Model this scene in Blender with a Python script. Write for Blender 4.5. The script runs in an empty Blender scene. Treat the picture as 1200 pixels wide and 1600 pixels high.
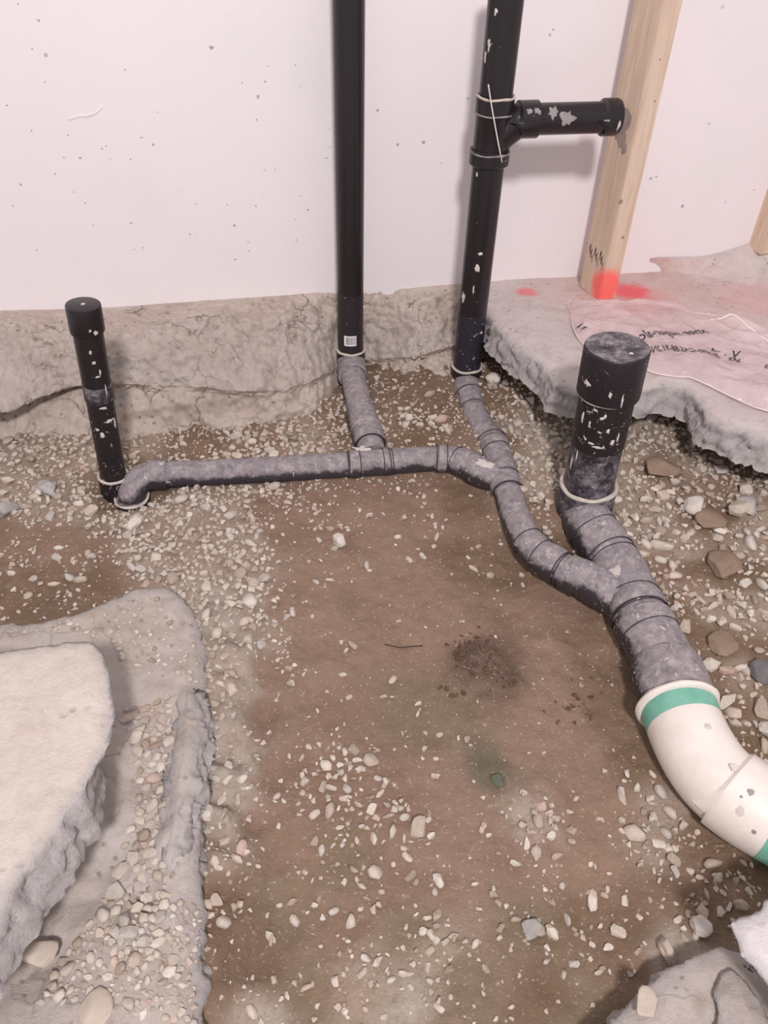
import bpy, bmesh, math, random
import numpy as np
from mathutils import Vector, Matrix, noise

random.seed(7); rng = np.random.default_rng(7)
SC = bpy.context.scene
COL = SC.collection

# ------------------------------------------------------------------ camera
F_PX = 1200.0; CAM_H = 0.83
_n = Vector((565-600, -(2200-800), -F_PX)).normalized()      # straight down, in camera axes (x right, y up, -z forward)
_up = -_n
_fw = Vector((0, 0, -1)); _y = (_fw - _up*_fw.dot(_up)).normalized()
_x = _y.cross(_up).normalized()
R3 = Matrix((_x, _y, _up))                                   # camera axes -> world axes
cam_d = bpy.data.cameras.new('camera'); cam = bpy.data.objects.new('camera', cam_d); COL.objects.link(cam)
cam_d.sensor_fit = 'VERTICAL'; cam_d.sensor_height = 24.0; cam_d.lens = 24.0*F_PX/1600.0
cam_d.clip_start = 0.02; cam_d.clip_end = 50
cam.matrix_world = Matrix.Translation((0, 0, CAM_H)) @ R3.to_4x4()
SC.camera = cam

# ------------------------------------------------------------------ light and exposure
w = bpy.data.worlds.new('world'); SC.world = w; w.use_nodes = True
w.node_tree.nodes['Background'].inputs[0].default_value = (1.0, 0.945, 0.965, 1)
w.node_tree.nodes['Background'].inputs[1].default_value = 0.60
def area(name, loc, target, size, power, colr):
    l = bpy.data.lights.new(name, 'AREA'); l.shape = 'DISK'; l.size = size; l.energy = power; l.color = colr
    o = bpy.data.objects.new(name, l); COL.objects.link(o); o.location = loc
    o.rotation_euler = (Vector(target)-Vector(loc)).to_track_quat('-Z', 'Y').to_euler(); return o
area('ceiling_lamp', (0.24, -1.4, 2.55), (0.0, 1.3, 0.0), 0.34, 100, (1.0, 0.95, 0.96))
SC.view_settings.view_transform = 'Standard'; SC.view_settings.look = 'None'
SC.view_settings.exposure = 0.0; SC.view_settings.gamma = 1.0; SC.view_settings.use_curve_mapping = False

# ------------------------------------------------------------------ measuring helpers (photo survey -> metres)
CAMP = Vector((0, 0, CAM_H))
def ray(px, py): return R3 @ Vector(((px-600)/F_PX, (800-py)/F_PX, -1.0))
def P(px, py, z):
    r = ray(px, py); return CAMP + r*((z-CAM_H)/r.z)
def PY(px, py, Y):
    r = ray(px, py); return CAMP + r*(Y/r.y)
def px2m(px, p): return px*(-( R3.transposed() @ (p-CAMP)).z)/F_PX
W0 = P(0, 484, 0); W1 = P(960, 428, 0)
WT = (W1-W0).normalized(); WN = Vector((WT.y, -WT.x, 0))      # along the wall, out of the wall (towards the room)
def PW(px, py, d=0.0):
    r = ray(px, py); o = W0 + WN*d
    return CAMP + r*((o-CAMP).dot(WN)/r.dot(WN))
WM = Matrix((WT, Vector((0, 0, 1)), WN)).transposed().to_4x4(); WM.translation = W0   # wall-local x along, y up, z out

# ------------------------------------------------------------------ generic helpers
def lin(h):
    h = h.lstrip('#'); c = [int(h[i:i+2], 16)/255 for i in (0, 2, 4)]
    return tuple(x/12.92 if x <= .04045 else ((x+.055)/1.055)**2.4 for x in c) + (1,)
def mesh(name, verts, faces, smooth=True):
    me = bpy.data.meshes.new(name)
    me.from_pydata([tuple(v) for v in verts], [], [tuple(f) for f in faces]); me.update()
    if smooth: me.polygons.foreach_set('use_smooth', [True]*len(me.polygons))
    return me
def obj(name, me, mat=None, parent=None):
    o = bpy.data.objects.new(name, me); COL.objects.link(o)
    if mat is not None and me is not None and not me.materials: me.materials.append(mat)
    if parent is not None:
        o.parent = parent; o.matrix_parent_inverse = parent.matrix_world.inverted()
    return o
def tag(o, label=None, cat=None, group=None, kind=None):
    if label: o['label'] = label
    if cat: o['category'] = cat
    if group: o['group'] = group
    if kind: o['kind'] = kind
    return o
def thing(name, label, cat, loc, group=None):
    o = bpy.data.objects.new(name, None); COL.objects.link(o); o.location = loc
    o.matrix_world = Matrix.Translation(loc); o.empty_display_size = .03
    return tag(o, label, cat, group)
def fbm(x, y, z=0.0, o=4): return noise.fractal(Vector((x, y, z)), 1.0, 2.0, o)

# ------------------------------------------------------------------ materials
class NT:
    def __init__(s, name):
        s.m = bpy.data.materials.new(name); s.m.use_nodes = True; s.t = s.m.node_tree; s.n = s.t.nodes
        s.b = s.n['Principled BSDF']; s.out = s.n['Material Output']
    def add(s, ty, **kw):
        n = s.n.new(ty)
        for k, v in kw.items(): setattr(n, k, v)
        return n
    def link(s, a, b): s.t.links.new(a, b)
    def coord(s, which='Object'):
        if which == 'World': return s.add('ShaderNodeNewGeometry').outputs['Position']
        return s.add('ShaderNodeTexCoord').outputs[which]
    def noise(s, vec, scale, detail=4, rough=.6, dist=0):
        n = s.add('ShaderNodeTexNoise'); n.inputs['Scale'].default_value = scale; n.inputs['Detail'].default_value = detail
        n.inputs['Roughness'].default_value = rough; n.inputs['Distortion'].default_value = dist; s.link(vec, n.inputs['Vector']); return n.outputs['Fac']
    def voro(s, vec, scale, feat='F1', rnd=1):
        n = s.add('ShaderNodeTexVoronoi', feature=feat); n.inputs['Scale'].default_value = scale
        n.inputs['Randomness'].default_value = rnd; s.link(vec, n.inputs['Vector']); return n
    def ramp(s, fac, stops, interp='LINEAR'):
        n = s.add('ShaderNodeValToRGB'); cr = n.color_ramp; cr.interpolation = interp
        while len(cr.elements) < len(stops): cr.elements.new(0.5)
        for e, (p, c) in zip(cr.elements, stops):
            e.position = p; e.color = c if not isinstance(c, (int, float)) else (c, c, c, 1)
        s.link(fac, n.inputs[0]); return n.outputs[0]
    def mix(s, fac, a, b, mode='MIX'):
        n = s.add('ShaderNodeMix', data_type='RGBA', blend_type=mode)
        for sock, v in ((n.inputs[0], fac), (n.inputs[6], a), (n.inputs[7], b)):
            if isinstance(v, bpy.types.NodeSocket): s.link(v, sock)
            else: sock.default_value = v
        return n.outputs[2]
    def math(s, op, a, b=None, clamp=False):
        n = s.add('ShaderNodeMath', operation=op, use_clamp=clamp)
        for sock, v in ((n.inputs[0], a), (n.inputs[1], b)):
            if v is None: continue
            if isinstance(v, bpy.types.NodeSocket): s.link(v, sock)
            else: sock.default_value = v
        return n.outputs[0]
    def bump(s, h, strength=.3, dist=.01, prev=None):
        n = s.add('ShaderNodeBump'); n.inputs['Strength'].default_value = strength; n.inputs['Distance'].default_value = dist
        s.link(h, n.inputs['Height'])
        if prev is not None: s.link(prev, n.inputs['Normal'])
        return n.outputs[0]
    def fin(s, col, rough=.9, normal=None, spec=.3):
        for sock, v in ((s.b.inputs['Base Color'], col), (s.b.inputs['Roughness'], rough)):
            if isinstance(v, bpy.types.NodeSocket): s.link(v, sock)
            else: sock.default_value = v
        s.b.inputs['Specular IOR Level'].default_value = spec
        if normal is not None: s.link(normal, s.b.inputs['Normal'])
        return s.m

def ground_mat():
    t = NT('ground_dirt'); v = t.coord('World')
    a = t.add('ShaderNodeAttribute', attribute_name='Col').outputs['Color']
    c = t.mix(t.ramp(t.noise(v, 14, 5, .6), [(.42, 0), (.7, .42)]), a, lin('977d6b'), 'MIX')
    c = t.mix(t.ramp(t.noise(v, 9, 4, .65, .4), [(.52, 0), (.74, .5)]), c, lin('705a4c'))
    c = t.mix(t.ramp(t.noise(v, 55, 5, .7), [(.3, .55), (.5, 0)]), c, lin('7c6654'))
    c = t.mix(t.ramp(t.noise(v, 160, 3, .7), [(.6, 0), (.72, .55)]), c, lin('cbbaaa'))
    c = t.mix(t.ramp(t.voro(v, 70).outputs['Distance'], [(.06, .4), (.11, 0)]), c, lin('b9a998'))
    h1 = t.noise(v, 60, 6, .7); h2 = t.noise(v, 260, 3, .7)
    nb = t.bump(h1, .5, .012); nb = t.bump(h2, .35, .003, nb)
    return t.fin(c, t.ramp(t.noise(v, 5, 3), [(.35, .62), (.65, .95)]), nb, .35)

def concrete_mat(name, base, dark, light, blot='a59a94', pits=.5, sc=1.0, paint=None, side='a9a3a3', crack=0):
    t = NT(name); v = t.coord('World')
    c = t.mix(t.ramp(t.noise(v, 7*sc, 5, .6, .3), [(.35, 0), (.68, 1)]), lin(base), lin(light))
    c = t.mix(t.ramp(t.noise(v, 18*sc, 6, .7, .5), [(.5, 0), (.74, .75)]), c, lin(dark))
    c = t.mix(t.ramp(t.noise(v, 70*sc, 5, .75), [(.5, 0), (.72, .4)]), c, lin(blot))
    vv = t.voro(v, 42*sc)
    m = t.math('MULTIPLY', t.ramp(vv.outputs['Distance'], [(.12, 1), (.22, 0)]), t.ramp(t.noise(v, 9, 2), [(.5, 0), (.58, 1)]))
    c = t.mix(t.math('MULTIPLY', m, pits), c, lin('857a74'))
    if crack:
        wv_ = t.add('ShaderNodeVectorMath', operation='ADD'); nn = t.add('ShaderNodeTexNoise'); nn.inputs['Scale'].default_value = 20; t.link(v, nn.inputs['Vector'])
        sc_ = t.add('ShaderNodeVectorMath', operation='SCALE'); t.link(nn.outputs['Color'], sc_.inputs[0]); sc_.inputs['Scale'].default_value = .07
        t.link(v, wv_.inputs[0]); t.link(sc_.outputs[0], wv_.inputs[1])
        ck = t.math('MULTIPLY', t.ramp(t.voro(wv_.outputs[0], 9, 'DISTANCE_TO_EDGE').outputs['Distance'], [(.006, 1), (.03, 0)]), t.ramp(t.noise(v, 7, 2), [(.5, 0), (.58, 1)]))
        c = t.mix(t.math('MULTIPLY', ck, crack), c, lin('6f625a'))
    # broken faces show the grey, unweathered inside of the concrete
    a = t.add('ShaderNodeAttribute', attribute_name='Broken').outputs['Fac']
    br = t.mix(t.noise(v, 38, 5, .7), lin(side), lin('c9c0bc'))
    br = t.mix(t.ramp(t.noise(v, 110, 4, .7), [(.52, 0), (.7, .6)]), br, lin('8a8486'))
    c = t.mix(a, c, br)
    if paint:
        for (p, r, colr, amt) in paint:
            d = t.add('ShaderNodeVectorMath', operation='DISTANCE'); t.link(v, d.inputs[0]); d.inputs[1].default_value = p
            q = t.math('ADD', t.math('DIVIDE', d.outputs['Value'], r), t.math('MULTIPLY', t.math('SUBTRACT', t.noise(v, 30, 3), .5), .7))
            c = t.mix(t.math('MULTIPLY', t.ramp(q, [(.45, 1), (1.0, 0)]), amt), c, lin(colr))
    h = t.noise(v, 60*sc, 8, .78); h2 = t.noise(v, 300, 3, .7)
    nb = t.bump(h, .6, .010); nb = t.bump(h2, .3, .003, nb); nb = t.bump(t.math('SUBTRACT', 1.0, m), .35, .006, nb)
    return t.fin(c, .92, nb, .25)

def stone_mat(name, island):
    t = NT(name)
    if island: r = t.add('ShaderNodeNewGeometry').outputs['Random Per Island']; 
    else: r = t.add('ShaderNodeObjectInfo').outputs['Random']
    v = t.coord('World')
    c = t.ramp(r, [(0, lin('9a8a7c')), (.15, lin('b0a092')), (.38, lin('c2b5a8')), (.6, lin('cdc1b4')), (.78, lin('b3aba4')), (.9, lin('d9cec3')), (1, lin('b99f90'))])
    c = t.mix(t.ramp(t.noise(v, 60, 5, .7), [(.45, 0), (.75, .55)]), c, lin('a08c7a'))
    c = t.mix(t.ramp(t.noise(v, 200, 3, .7), [(.55, 0), (.75, .5)]), c, lin('d6cbc0'))
    return t.fin(c, .85, t.bump(t.noise(v, 150, 5, .7), .4, .004), .3)

def pipe_mat(name, dust, speck=.3, base='221b1e', dustcol='857c80', rough=.42, grey=0.0, sc=1.0, upw=.8, off=1.18):
    """black plastic; dust has settled on the faces that look up, mortar splashes anywhere"""
    t = NT(name); v = t.coord('World')
    nz = t.add('ShaderNodeSeparateXYZ'); t.link(t.add('ShaderNodeNewGeometry').outputs['Normal'], nz.inputs[0])
    up = t.math('ADD', t.math('MULTIPLY', nz.outputs['Z'], .5), .5)
    n1 = t.noise(v, 28*sc, 6, .72, .3)
    q = t.math('ADD', t.math('ADD', t.math('MULTIPLY', up, upw), n1), dust-off)
    m = t.ramp(q, [(.40, 0), (.60, 1)])
    c = t.mix(grey, lin(base), lin('5c565b'))
    dc = t.mix(t.ramp(t.noise(v, 70, 5, .75), [(.45, 0), (.66, 1)]), lin(dustcol), lin('aba09f'))
    dc = t.mix(t.ramp(t.noise(v, 42, 5, .7), [(.50, 0), (.66, .55)]), dc, lin('5c555a'))
    c = t.mix(m, c, dc)
    s1 = t.ramp(t.noise(v, 75*sc, 5, .65, .6), [(.735-.17*speck, 0), (.765-.17*speck, 1)])
    c = t.mix(s1, c, lin('d8cdcb'))
    s2 = t.ramp(t.noise(v, 240*sc, 2, .5), [(.78-.1*speck, 0), (.81-.1*speck, 1)])
    c = t.mix(s2, c, lin('cfc4c2'))
    rg = t.mix(t.math('MAXIMUM', m, s1), (rough,)*3+(1,), (.93,)*3+(1,))
    return t.fin(c, rg, t.bump(t.math('ADD', n1, t.math('MULTIPLY', s1, .5)), .25, .004), .45)

def plain(name, colr, rough=.6, spec=.4, var=None, vs=20):
    t = NT(name); v = t.coord('World'); c = lin(colr)
    if var: c = t.mix(t.ramp(t.noise(v, vs, 5, .65), [(.4, 0), (.7, 1)]), lin(colr), lin(var))
    return t.fin(c, rough, t.bump(t.noise(v, 120, 4), .12, .003), spec)

def wall_mat():
    t = NT('wall_paint'); v = t.coord('Object')
    c = t.mix(t.ramp(t.noise(v, 3, 4, .6), [(.35, 0), (.7, 1)]), lin('ece2e4'), lin('e6dfdf'))
    c = t.mix(t.ramp(t.noise(v, 26, 5, .7), [(.62, 0), (.78, .35)]), c, lin('d4c9c9'))
    vo = t.voro(v, 34); sz = t.add('ShaderNodeSeparateColor'); t.link(vo.outputs['Color'], sz.inputs[0])
    lim = t.math('MULTIPLY', t.math('POWER', sz.outputs[0], 6.0), .15)
    msk = t.ramp(t.noise(v, 5.5, 2), [(.46, 0), (.56, 1)])
    pit = t.math('MULTIPLY', t.math('LESS_THAN', t.math('ADD', vo.outputs['Distance'], t.math('MULTIPLY', t.noise(v, 160, 2), .03)), lim), msk)
    c = t.mix(t.math('MULTIPLY', pit, .75), c, lin('8d8584'))
    return t.fin(c, .85, t.bump(t.math('SUBTRACT', t.math('MULTIPLY', t.noise(v, 40, 5, .65), .5), pit), .12, .004), .25)

def wood_mat(spray=None):
    t = NT('stud_wood'); v = t.coord('Object')
    mp = t.add('ShaderNodeMapping'); mp.inputs['Scale'].default_value = (22, 22, 1.6); t.link(v, mp.inputs[0])
    g = t.noise(mp.outputs[0], 2.0, 5, .6, 1.2)
    c = t.mix(t.ramp(g, [(.3, 0), (.72, 1)]), lin('d9c3b0'), lin('c4a78e'))
    c = t.mix(t.ramp(t.noise(mp.outputs[0], 6, 3), [(.55, 0), (.75, .5)]), c, lin('e6d5c6'))
    c = t.mix(t.ramp(t.noise(v, 9, 4, .6), [(.55, 0), (.75, .35)]), c, lin('cfa9a0'))
    if spray is not None:   # sprayed marking paint round the foot
        d = t.add('ShaderNodeVectorMath', operation='DISTANCE'); t.link(v, d.inputs[0]); d.inputs[1].default_value = spray
        q = t.math('ADD', d.outputs['Value'], t.math('MULTIPLY', t.math('SUBTRACT', t.noise(v, 30, 3), .5), .02))
        c = t.mix(t.ramp(q, [(.034, .9), (.056, 0)]), c, lin('fb6a62'))
    return t.fin(c, .75, t.bump(g, .15, .003), .3)

M = dict(
    ground=ground_mat(),
    stone=stone_mat('gravel_stone', False), stones=stone_mat('gravel_stones', True),
    wall=wall_mat(), wood=wood_mat((.012, 0, .033)), wood2=wood_mat(),
    pipe_black=pipe_mat('black_pipe', .12, .12, rough=.3),
    pipe_speck=pipe_mat('speckled_black_pipe', .42, .6),
    pipe_mid=pipe_mat('half_dusty_pipe', .76, .55, base='2b262d', dustcol='5a5560'),
    pipe_dusty=pipe_mat('dusty_grey_pipe', .82, .45, base='39343a', dustcol='867d80', grey=.05, upw=1.4, off=1.68),
    pipe_heavy=pipe_mat('very_dusty_pipe', .80, .62, base='352f33', dustcol='8a8184', grey=.05, upw=1.5, off=1.80),
    pipe_grey=pipe_mat('grey_coated_pipe', .98, .15, base='4f494d', dustcol='8a8082', grey=.5, upw=1.2, off=1.5),
    glue=plain('dried_cement_ring', 'b9aea4', .6, .4, 'cfc6bb', 60),
    white=plain('white_pvc', 'e6dcd4', .45, .4, 'd9cdc4', 14),
    green=plain('green_primer', '6fa996', .6, .3, '87bca8', 25),
    label=plain('paper_label', 'e6e2e4', .5), ink=plain('dark_ink', '39333a', .6),
    scuff=plain('scuffed_concrete_smear', '8d8385', .8, .3, 'a39a9a', 60),
    footpeb=plain('footing_pebble', '9f8e81', .9, .2, 'cdbfb3', 30),
    clod=plain('dark_damp_clod', '6a5548', .9, .2, '4a3b32', 50),
    seam_shade_glue=plain('joint_shade_line', '474045', .8, .2),  # dark tone painted for the shade at collar steps
    red=plain('spray_paint', 'f46a66', .8, .3, 'f08a84', 40),
    wire=plain('white_cord', 'e4dcd8', .5), twig=plain('dark_twig', '4e4038', .9, .2),
    mortar=plain('light_mortar', 'd3c8c2', .9, .2, 'b9aeaa', 60),
    putty=plain('grey_mud_on_stud', '9f8f88', .9, .2, '8d7e78', 50),
)

# ------------------------------------------------------------------ ground surface from surveyed spot heights
MUD='856c5c'; MUD2='8c7362'; DRK='715b48'; OLV='7a6a56'; GRV='9b8b7c'; DST='b1a498'; GDS='a89c90'
SPOT = [ # px, py, z, colour, gravel density
 (-150,640,-.17,DRK,.2),(0,650,-.19,DRK,.3),(40,690,-.175,GRV,1),(90,720,-.185,GRV,1),(0,740,-.18,GRV,1),(130,700,-.19,GRV,1),(60,780,-.19,GRV,.9),(140,780,-.195,GRV,1),(-120,760,-.19,GRV,1),
 (332,960,-.19,GDS,.9),(336,1010,-.188,GDS,.9),(338,1060,-.188,GDS,.8),(338,1120,-.19,GDS,.6),(336,1190,-.19,GDS,.7),(334,1260,-.19,GDS,.7),(334,1330,-.192,GRV,.7),(336,1400,-.195,DRK,.5),(338,1480,-.2,DRK,.5),(340,1560,-.2,DRK,.4),
 (207,790,-.25,DRK,.2),(228,796,-.235,DRK,.5),(186,796,-.235,DRK,.5),(205,812,-.228,GRV,.8),(176,770,-.222,DRK,.3),(185,735,-.2,DRK,.5),
 (0,840,-.2,MUD,.35),(80,850,-.205,MUD,.3),(150,860,-.205,MUD,.35),(60,910,-.21,DRK,.35),(0,930,-.21,DRK,.2),(150,900,-.205,DRK,.3),(-150,900,-.2,DRK,.3),
 (220,680,-.2,GRV,.5),(300,690,-.2,DRK,.55),(400,690,-.2,MUD,.75),(480,680,-.2,GRV,.85),(540,670,-.2,DRK,.6),(600,675,-.195,MUD,.6),(660,660,-.185,DRK,.8),(700,640,-.17,DRK,.5),(640,690,-.2,DRK,.4),(690,590,-.155,DRK,.3),(740,560,-.15,DRK,.2),
 (200,840,-.2,GRV,1),(240,800,-.2,GRV,1),(300,790,-.203,GRV,1),(360,790,-.205,GRV,.95),(250,860,-.2,GRV,1),(320,860,-.2,GRV,1),(380,850,-.205,GRV,.85),(420,790,-.21,MUD,.6),(480,770,-.213,MUD,.5),(560,765,-.214,MUD,.35),(640,765,-.217,MUD,.35),
 (330,930,-.2,GDS,1),(380,930,-.21,GRV,1),(360,1000,-.207,GDS,.9),(410,990,-.215,GRV,.8),(350,1060,-.215,DST,.7),(410,1050,-.225,MUD2,.4),(440,950,-.215,MUD2,.35),
 (450,840,-.218,MUD,.15),(560,830,-.222,MUD2,.15),(640,800,-.222,MUD2,.08),(640,900,-.232,MUD2,.06),(720,780,-.222,DRK,.06),(720,860,-.235,DRK,.12),(780,900,-.24,DRK,.12),(500,920,-.23,MUD2,.08),(480,1000,-.235,MUD2,.12),(560,1000,-.238,MUD2,.04),(640,1000,-.24,MUD2,.02),(720,980,-.24,MUD2,.04),(800,960,-.24,MUD,.04),(870,960,-.235,MUD,.04),
 (740,1020,-.238,'5c4a3f',.02),(780,1055,-.238,'5c4a3f',.02),(860,1030,-.24,MUD2,.05),(900,1000,-.235,DRK,.05),(930,1040,-.235,DRK,.05),(950,1110,-.235,DRK,.05),(860,1110,-.24,MUD2,.05),
 (400,1120,-.235,MUD,.06),(520,1100,-.24,MUD,.08),(620,1090,-.242,OLV,.08),(700,1120,-.242,OLV,.08),(780,1210,-.242,'605c4c',.05),(820,1180,-.24,MUD2,.04),(900,1180,-.24,MUD2,.04),(980,1180,-.235,DRK,.1),
 (440,1200,-.238,MUD,.15),(520,1220,-.235,MUD,.75),(570,1240,-.235,MUD,.7),(620,1270,-.238,MUD,.5),(680,1230,-.242,MUD2,.15),(740,1280,-.242,MUD2,.05),(400,1280,-.238,MUD,.15),(350,1180,-.225,GDS,.6),(350,1250,-.225,GDS,.6),(345,1330,-.225,GRV,.6),(345,1410,-.225,DRK,.4),
 (450,1330,-.238,MUD,.15),(540,1360,-.238,OLV,.35),(620,1380,-.24,MUD,.25),(700,1380,-.24,MUD2,.15),(450,1420,-.238,OLV,.12),(540,1440,-.238,MUD,.25),(640,1450,-.238,OLV,.4),(680,1490,-.235,GRV,.45),(560,1530,-.232,GRV,.5),(480,1540,-.235,OLV,.2),(400,1500,-.235,DRK,.1),(400,1590,-.23,GDS,.5),(640,1580,-.23,GDS,.5),(730,1540,-.235,OLV,.4),
 (840,1290,-.238,GDS,.7),(860,1330,-.24,MUD2,.3),(800,1330,-.24,MUD,.2),(900,1250,-.24,MUD2,.06),(960,1270,-.24,MUD2,.3),(1030,1280,-.24,GRV,.7),(1020,1330,-.24,GRV,.5),(930,1360,-.24,MUD2,.1),(1080,1330,-.238,DRK,.3),(1140,1370,-.235,DRK,.4),(1200,1370,-.23,DRK,.3),
 (830,1450,-.238,OLV,.3),(900,1440,-.24,DRK,.35),(980,1420,-.238,DRK,.35),(1060,1420,-.23,DRK,.4),(1120,1430,-.225,DRK,.6),(900,1530,-.235,OLV,.2),(840,1560,-.235,DRK,.2),(960,1500,-.23,DRK,.25),(1050,1480,-.22,GDS,.3),(1160,1400,-.22,DRK,.6),(900,1620,-.23,OLV,.1),(700,1650,-.23,OLV,.2),
 (780,570,-.145,DRK,.45),(760,540,-.135,DRK,.3),(830,600,-.14,'6b5848',.6),(790,620,-.155,DRK,.6),(840,650,-.155,GRV,1),(870,690,-.165,GDS,1),(820,680,-.165,GDS,1),(830,740,-.175,GDS,1),(880,730,-.18,GRV,.9),(850,800,-.19,MUD,.5),(800,690,-.17,DRK,.5),(860,850,-.205,DRK,.3),
 (1000,640,-.13,GDS,1),(1050,660,-.13,GRV,1),(1090,720,-.14,GRV,.7),(990,700,-.145,GRV,1),(1030,730,-.15,DRK,.35),(980,760,-.16,GRV,.9),(1030,790,-.16,GRV,.9),(1080,800,-.16,DRK,.7),(1120,760,-.145,MUD,.7),(1180,780,-.14,GRV,.8),(1000,830,-.17,GRV,.85),(1060,850,-.17,GRV,.95),(1110,810,-.165,DRK,.2),(1160,850,-.17,GRV,.9),(1220,860,-.17,GRV,.8),
 (1030,900,-.18,MUD,.7),(1090,880,-.178,DRK,.2),(1130,890,-.18,DRK,.25),(1180,900,-.18,DRK,.6),(1060,960,-.185,DRK,.55),(1120,950,-.19,GRV,.8),(1190,950,-.19,GRV,.7),(1090,1000,-.195,DRK,.35),(1140,1020,-.2,DRK,.15),(1200,1030,-.2,DRK,.3),(1120,1060,-.21,DRK,.3),(1160,1060,-.21,GRV,.85),(1150,1110,-.215,DRK,.8),(1200,1110,-.215,OLV,.6),(1300,1100,-.21,DRK,.5),(1190,1160,-.22,DRK,.5),(1300,1300,-.23,DRK,.3),
 (100,1000,-.19,DRK,.2),(100,1300,-.2,DRK,.2),(250,1200,-.2,GDS,.3),(250,1500,-.21,GDS,.3),(0,1600,-.21,DRK,.2),(1200,1550,-.22,GDS,.2),(900,450,-.15,DRK,0),(1100,600,-.14,DRK,.9),(1000,600,-.135,DRK,.9),(1180,690,-.135,DRK,.9),(1280,740,-.14,DRK,.8),(300,560,-.2,DRK,0),(100,560,-.2,DRK,0),(500,560,-.2,DRK,0),
]
SPX = np.array([P(a, b, z)[:2] for a, b, z, c, d in SPOT]); SPZ = np.array([s[2] for s in SPOT])
SPC = np.array([lin(s[3])[:3] for s in SPOT]); SPD = np.array([s[4] for s in SPOT])
def survey(x, y):
    """inverse-distance blend of the spot list at arrays x, y -> z, colour, density"""
    zs = np.empty(len(x)); cs = np.empty((len(x), 3)); ds = np.empty(len(x))
    for i in range(0, len(x), 20000):
        sl = slice(i, i+20000)
        d2 = (x[sl, None]-SPX[None, :, 0])**2 + (y[sl, None]-SPX[None, :, 1])**2 + 2e-4
        wz = d2**-1.6; wz /= wz.sum(1, keepdims=True); zs[sl] = wz @ SPZ
        wc = d2**-2.2; wc /= wc.sum(1, keepdims=True); cs[sl] = wc @ SPC; ds[sl] = wc @ SPD
    return zs, cs, ds
GX0, GX1, GY0, GY1, GC = -1.35, 1.45, .05, 2.0, .0065
nx = int((GX1-GX0)/GC)+1; ny = int((GY1-GY0)/GC)+1
gx, gy = np.meshgrid(np.linspace(GX0, GX1, nx), np.linspace(GY0, GY1, ny))
fx, fy = gx.ravel(), gy.ravel()
nz1 = np.array([fbm(a*7, b*7, 1.3, 4) for a, b in zip(fx[::1], fy[::1])])
wx = fx + .02*nz1; wy = fy + .02*np.roll(nz1, 977)
gz, gcol, gden = survey(wx, wy)
nz2 = np.array([fbm(a*38, b*38, 5.1, 3) for a, b in zip(fx, fy)])
gz = gz + .008*nz1 + .0035*nz2
def groundz(x, y):
    i = min(max((x-GX0)/(GX1-GX0)*(nx-1), 0), nx-1.001); j = min(max((y-GY0)/(GY1-GY0)*(ny-1), 0), ny-1.001)
    a, b = int(i), int(j); u, v = i-a, j-b; g = gz
    return ((g[b*nx+a]*(1-u)+g[b*nx+a+1]*u)*(1-v)+(g[(b+1)*nx+a]*(1-u)+g[(b+1)*nx+a+1]*u)*v)
idx = np.arange(nx*ny).reshape(ny, nx)
quads = np.stack([idx[:-1, :-1], idx[:-1, 1:], idx[1:, 1:], idx[1:, :-1]], -1).reshape(-1, 4)
me = bpy.data.meshes.new('ground'); V = np.stack([fx, fy, gz], 1)
me.vertices.add(len(V)); me.vertices.foreach_set('co', V.ravel())
me.loops.add(quads.size); me.loops.foreach_set('vertex_index', quads.ravel())
me.polygons.add(len(quads)); me.polygons.foreach_set('loop_start', np.arange(0, quads.size, 4)); me.polygons.foreach_set('loop_total', np.full(len(quads), 4))
me.polygons.foreach_set('use_smooth', np.ones(len(quads), bool)); me.update(calc_edges=True)
at = me.color_attributes.new('Col', 'FLOAT_COLOR', 'POINT')
at.data.foreach_set('color', np.concatenate([gcol, np.ones((len(gcol), 1))], 1).ravel())
ground = obj('ground', me, M['ground']); tag(ground, 'brown mud and gravel bed of the dug trench around the pipes', kind='structure')

# ------------------------------------------------------------------ wall
def tri_fill(pts2):
    bm = bmesh.new(); vs = [bm.verts.new((p[0], p[1], 0)) for p in pts2]; bm.faces.new(vs)
    return bm
c0 = WM.inverted() @ PW(-120, 500); 
me = mesh('wall_back', [(-.5, -.45, 0), (3.2, -.45, 0), (3.2, 2.0, 0), (-.5, 2.0, 0), (-.5, -.45, -.2), (3.2, -.45, -.2), (3.2, 2.0, -.2), (-.5, 2.0, -.2)],
          [(0, 1, 2, 3), (5, 4, 7, 6), (0, 4, 5, 1), (1, 5, 6, 2), (2, 6, 7, 3), (3, 7, 4, 0)], False)
wall = obj('wall_back', me, M['wall']); wall.matrix_world = WM
tag(wall, 'white painted concrete wall with small pits behind the pipes', kind='structure')
bpy.context.view_layer.update()
def wl(px, py): p = WM.inverted() @ PW(px, py); return p.x, p.y
# surveyed pits and scars in the paint
PITS = [(50,76,3),(125,247,4.5),(86,272,3),(33,288,3.5),(49,204,3),(11,165,3),(106,211,2.5),(133,317,2.6),(159,232,3),(166,228,2.2),(100,246,2.2),(366,352,4),(403,151,4.5),(414,127,3),(401,187,2.5),(378,129,2.2),
        (418,103,2),(461,102,2.5),(469,135,2),(297,366,3),(306,371,2),(205,348,3),(146,352,2.2),(57,391,2.4),(20,322,2.4),(70,128,2),(204,249,3),(221,215,3),(307,318,2),(388,378,2.2),(389,392,2.4),(367,405,3),(481,328,3.5),(463,375,2.6),(470,306,2),(413,266,2),
        (510,247,2.4),(515,202,2),(516,230,2),(731,154,3.4),(590,172,4),(864,46,3),(1017,279,5),(1066,322,5),(1108,193,3),(1178,297,2.4),(330,74,6),(60,32,4),(28,6,3),(690,255,2.2),(430,265,2),(246,175,2),(355,320,2),(172,248,2),(115,300,2),(223,387,2),(210,390,2)]
bm = bmesh.new()
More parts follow.
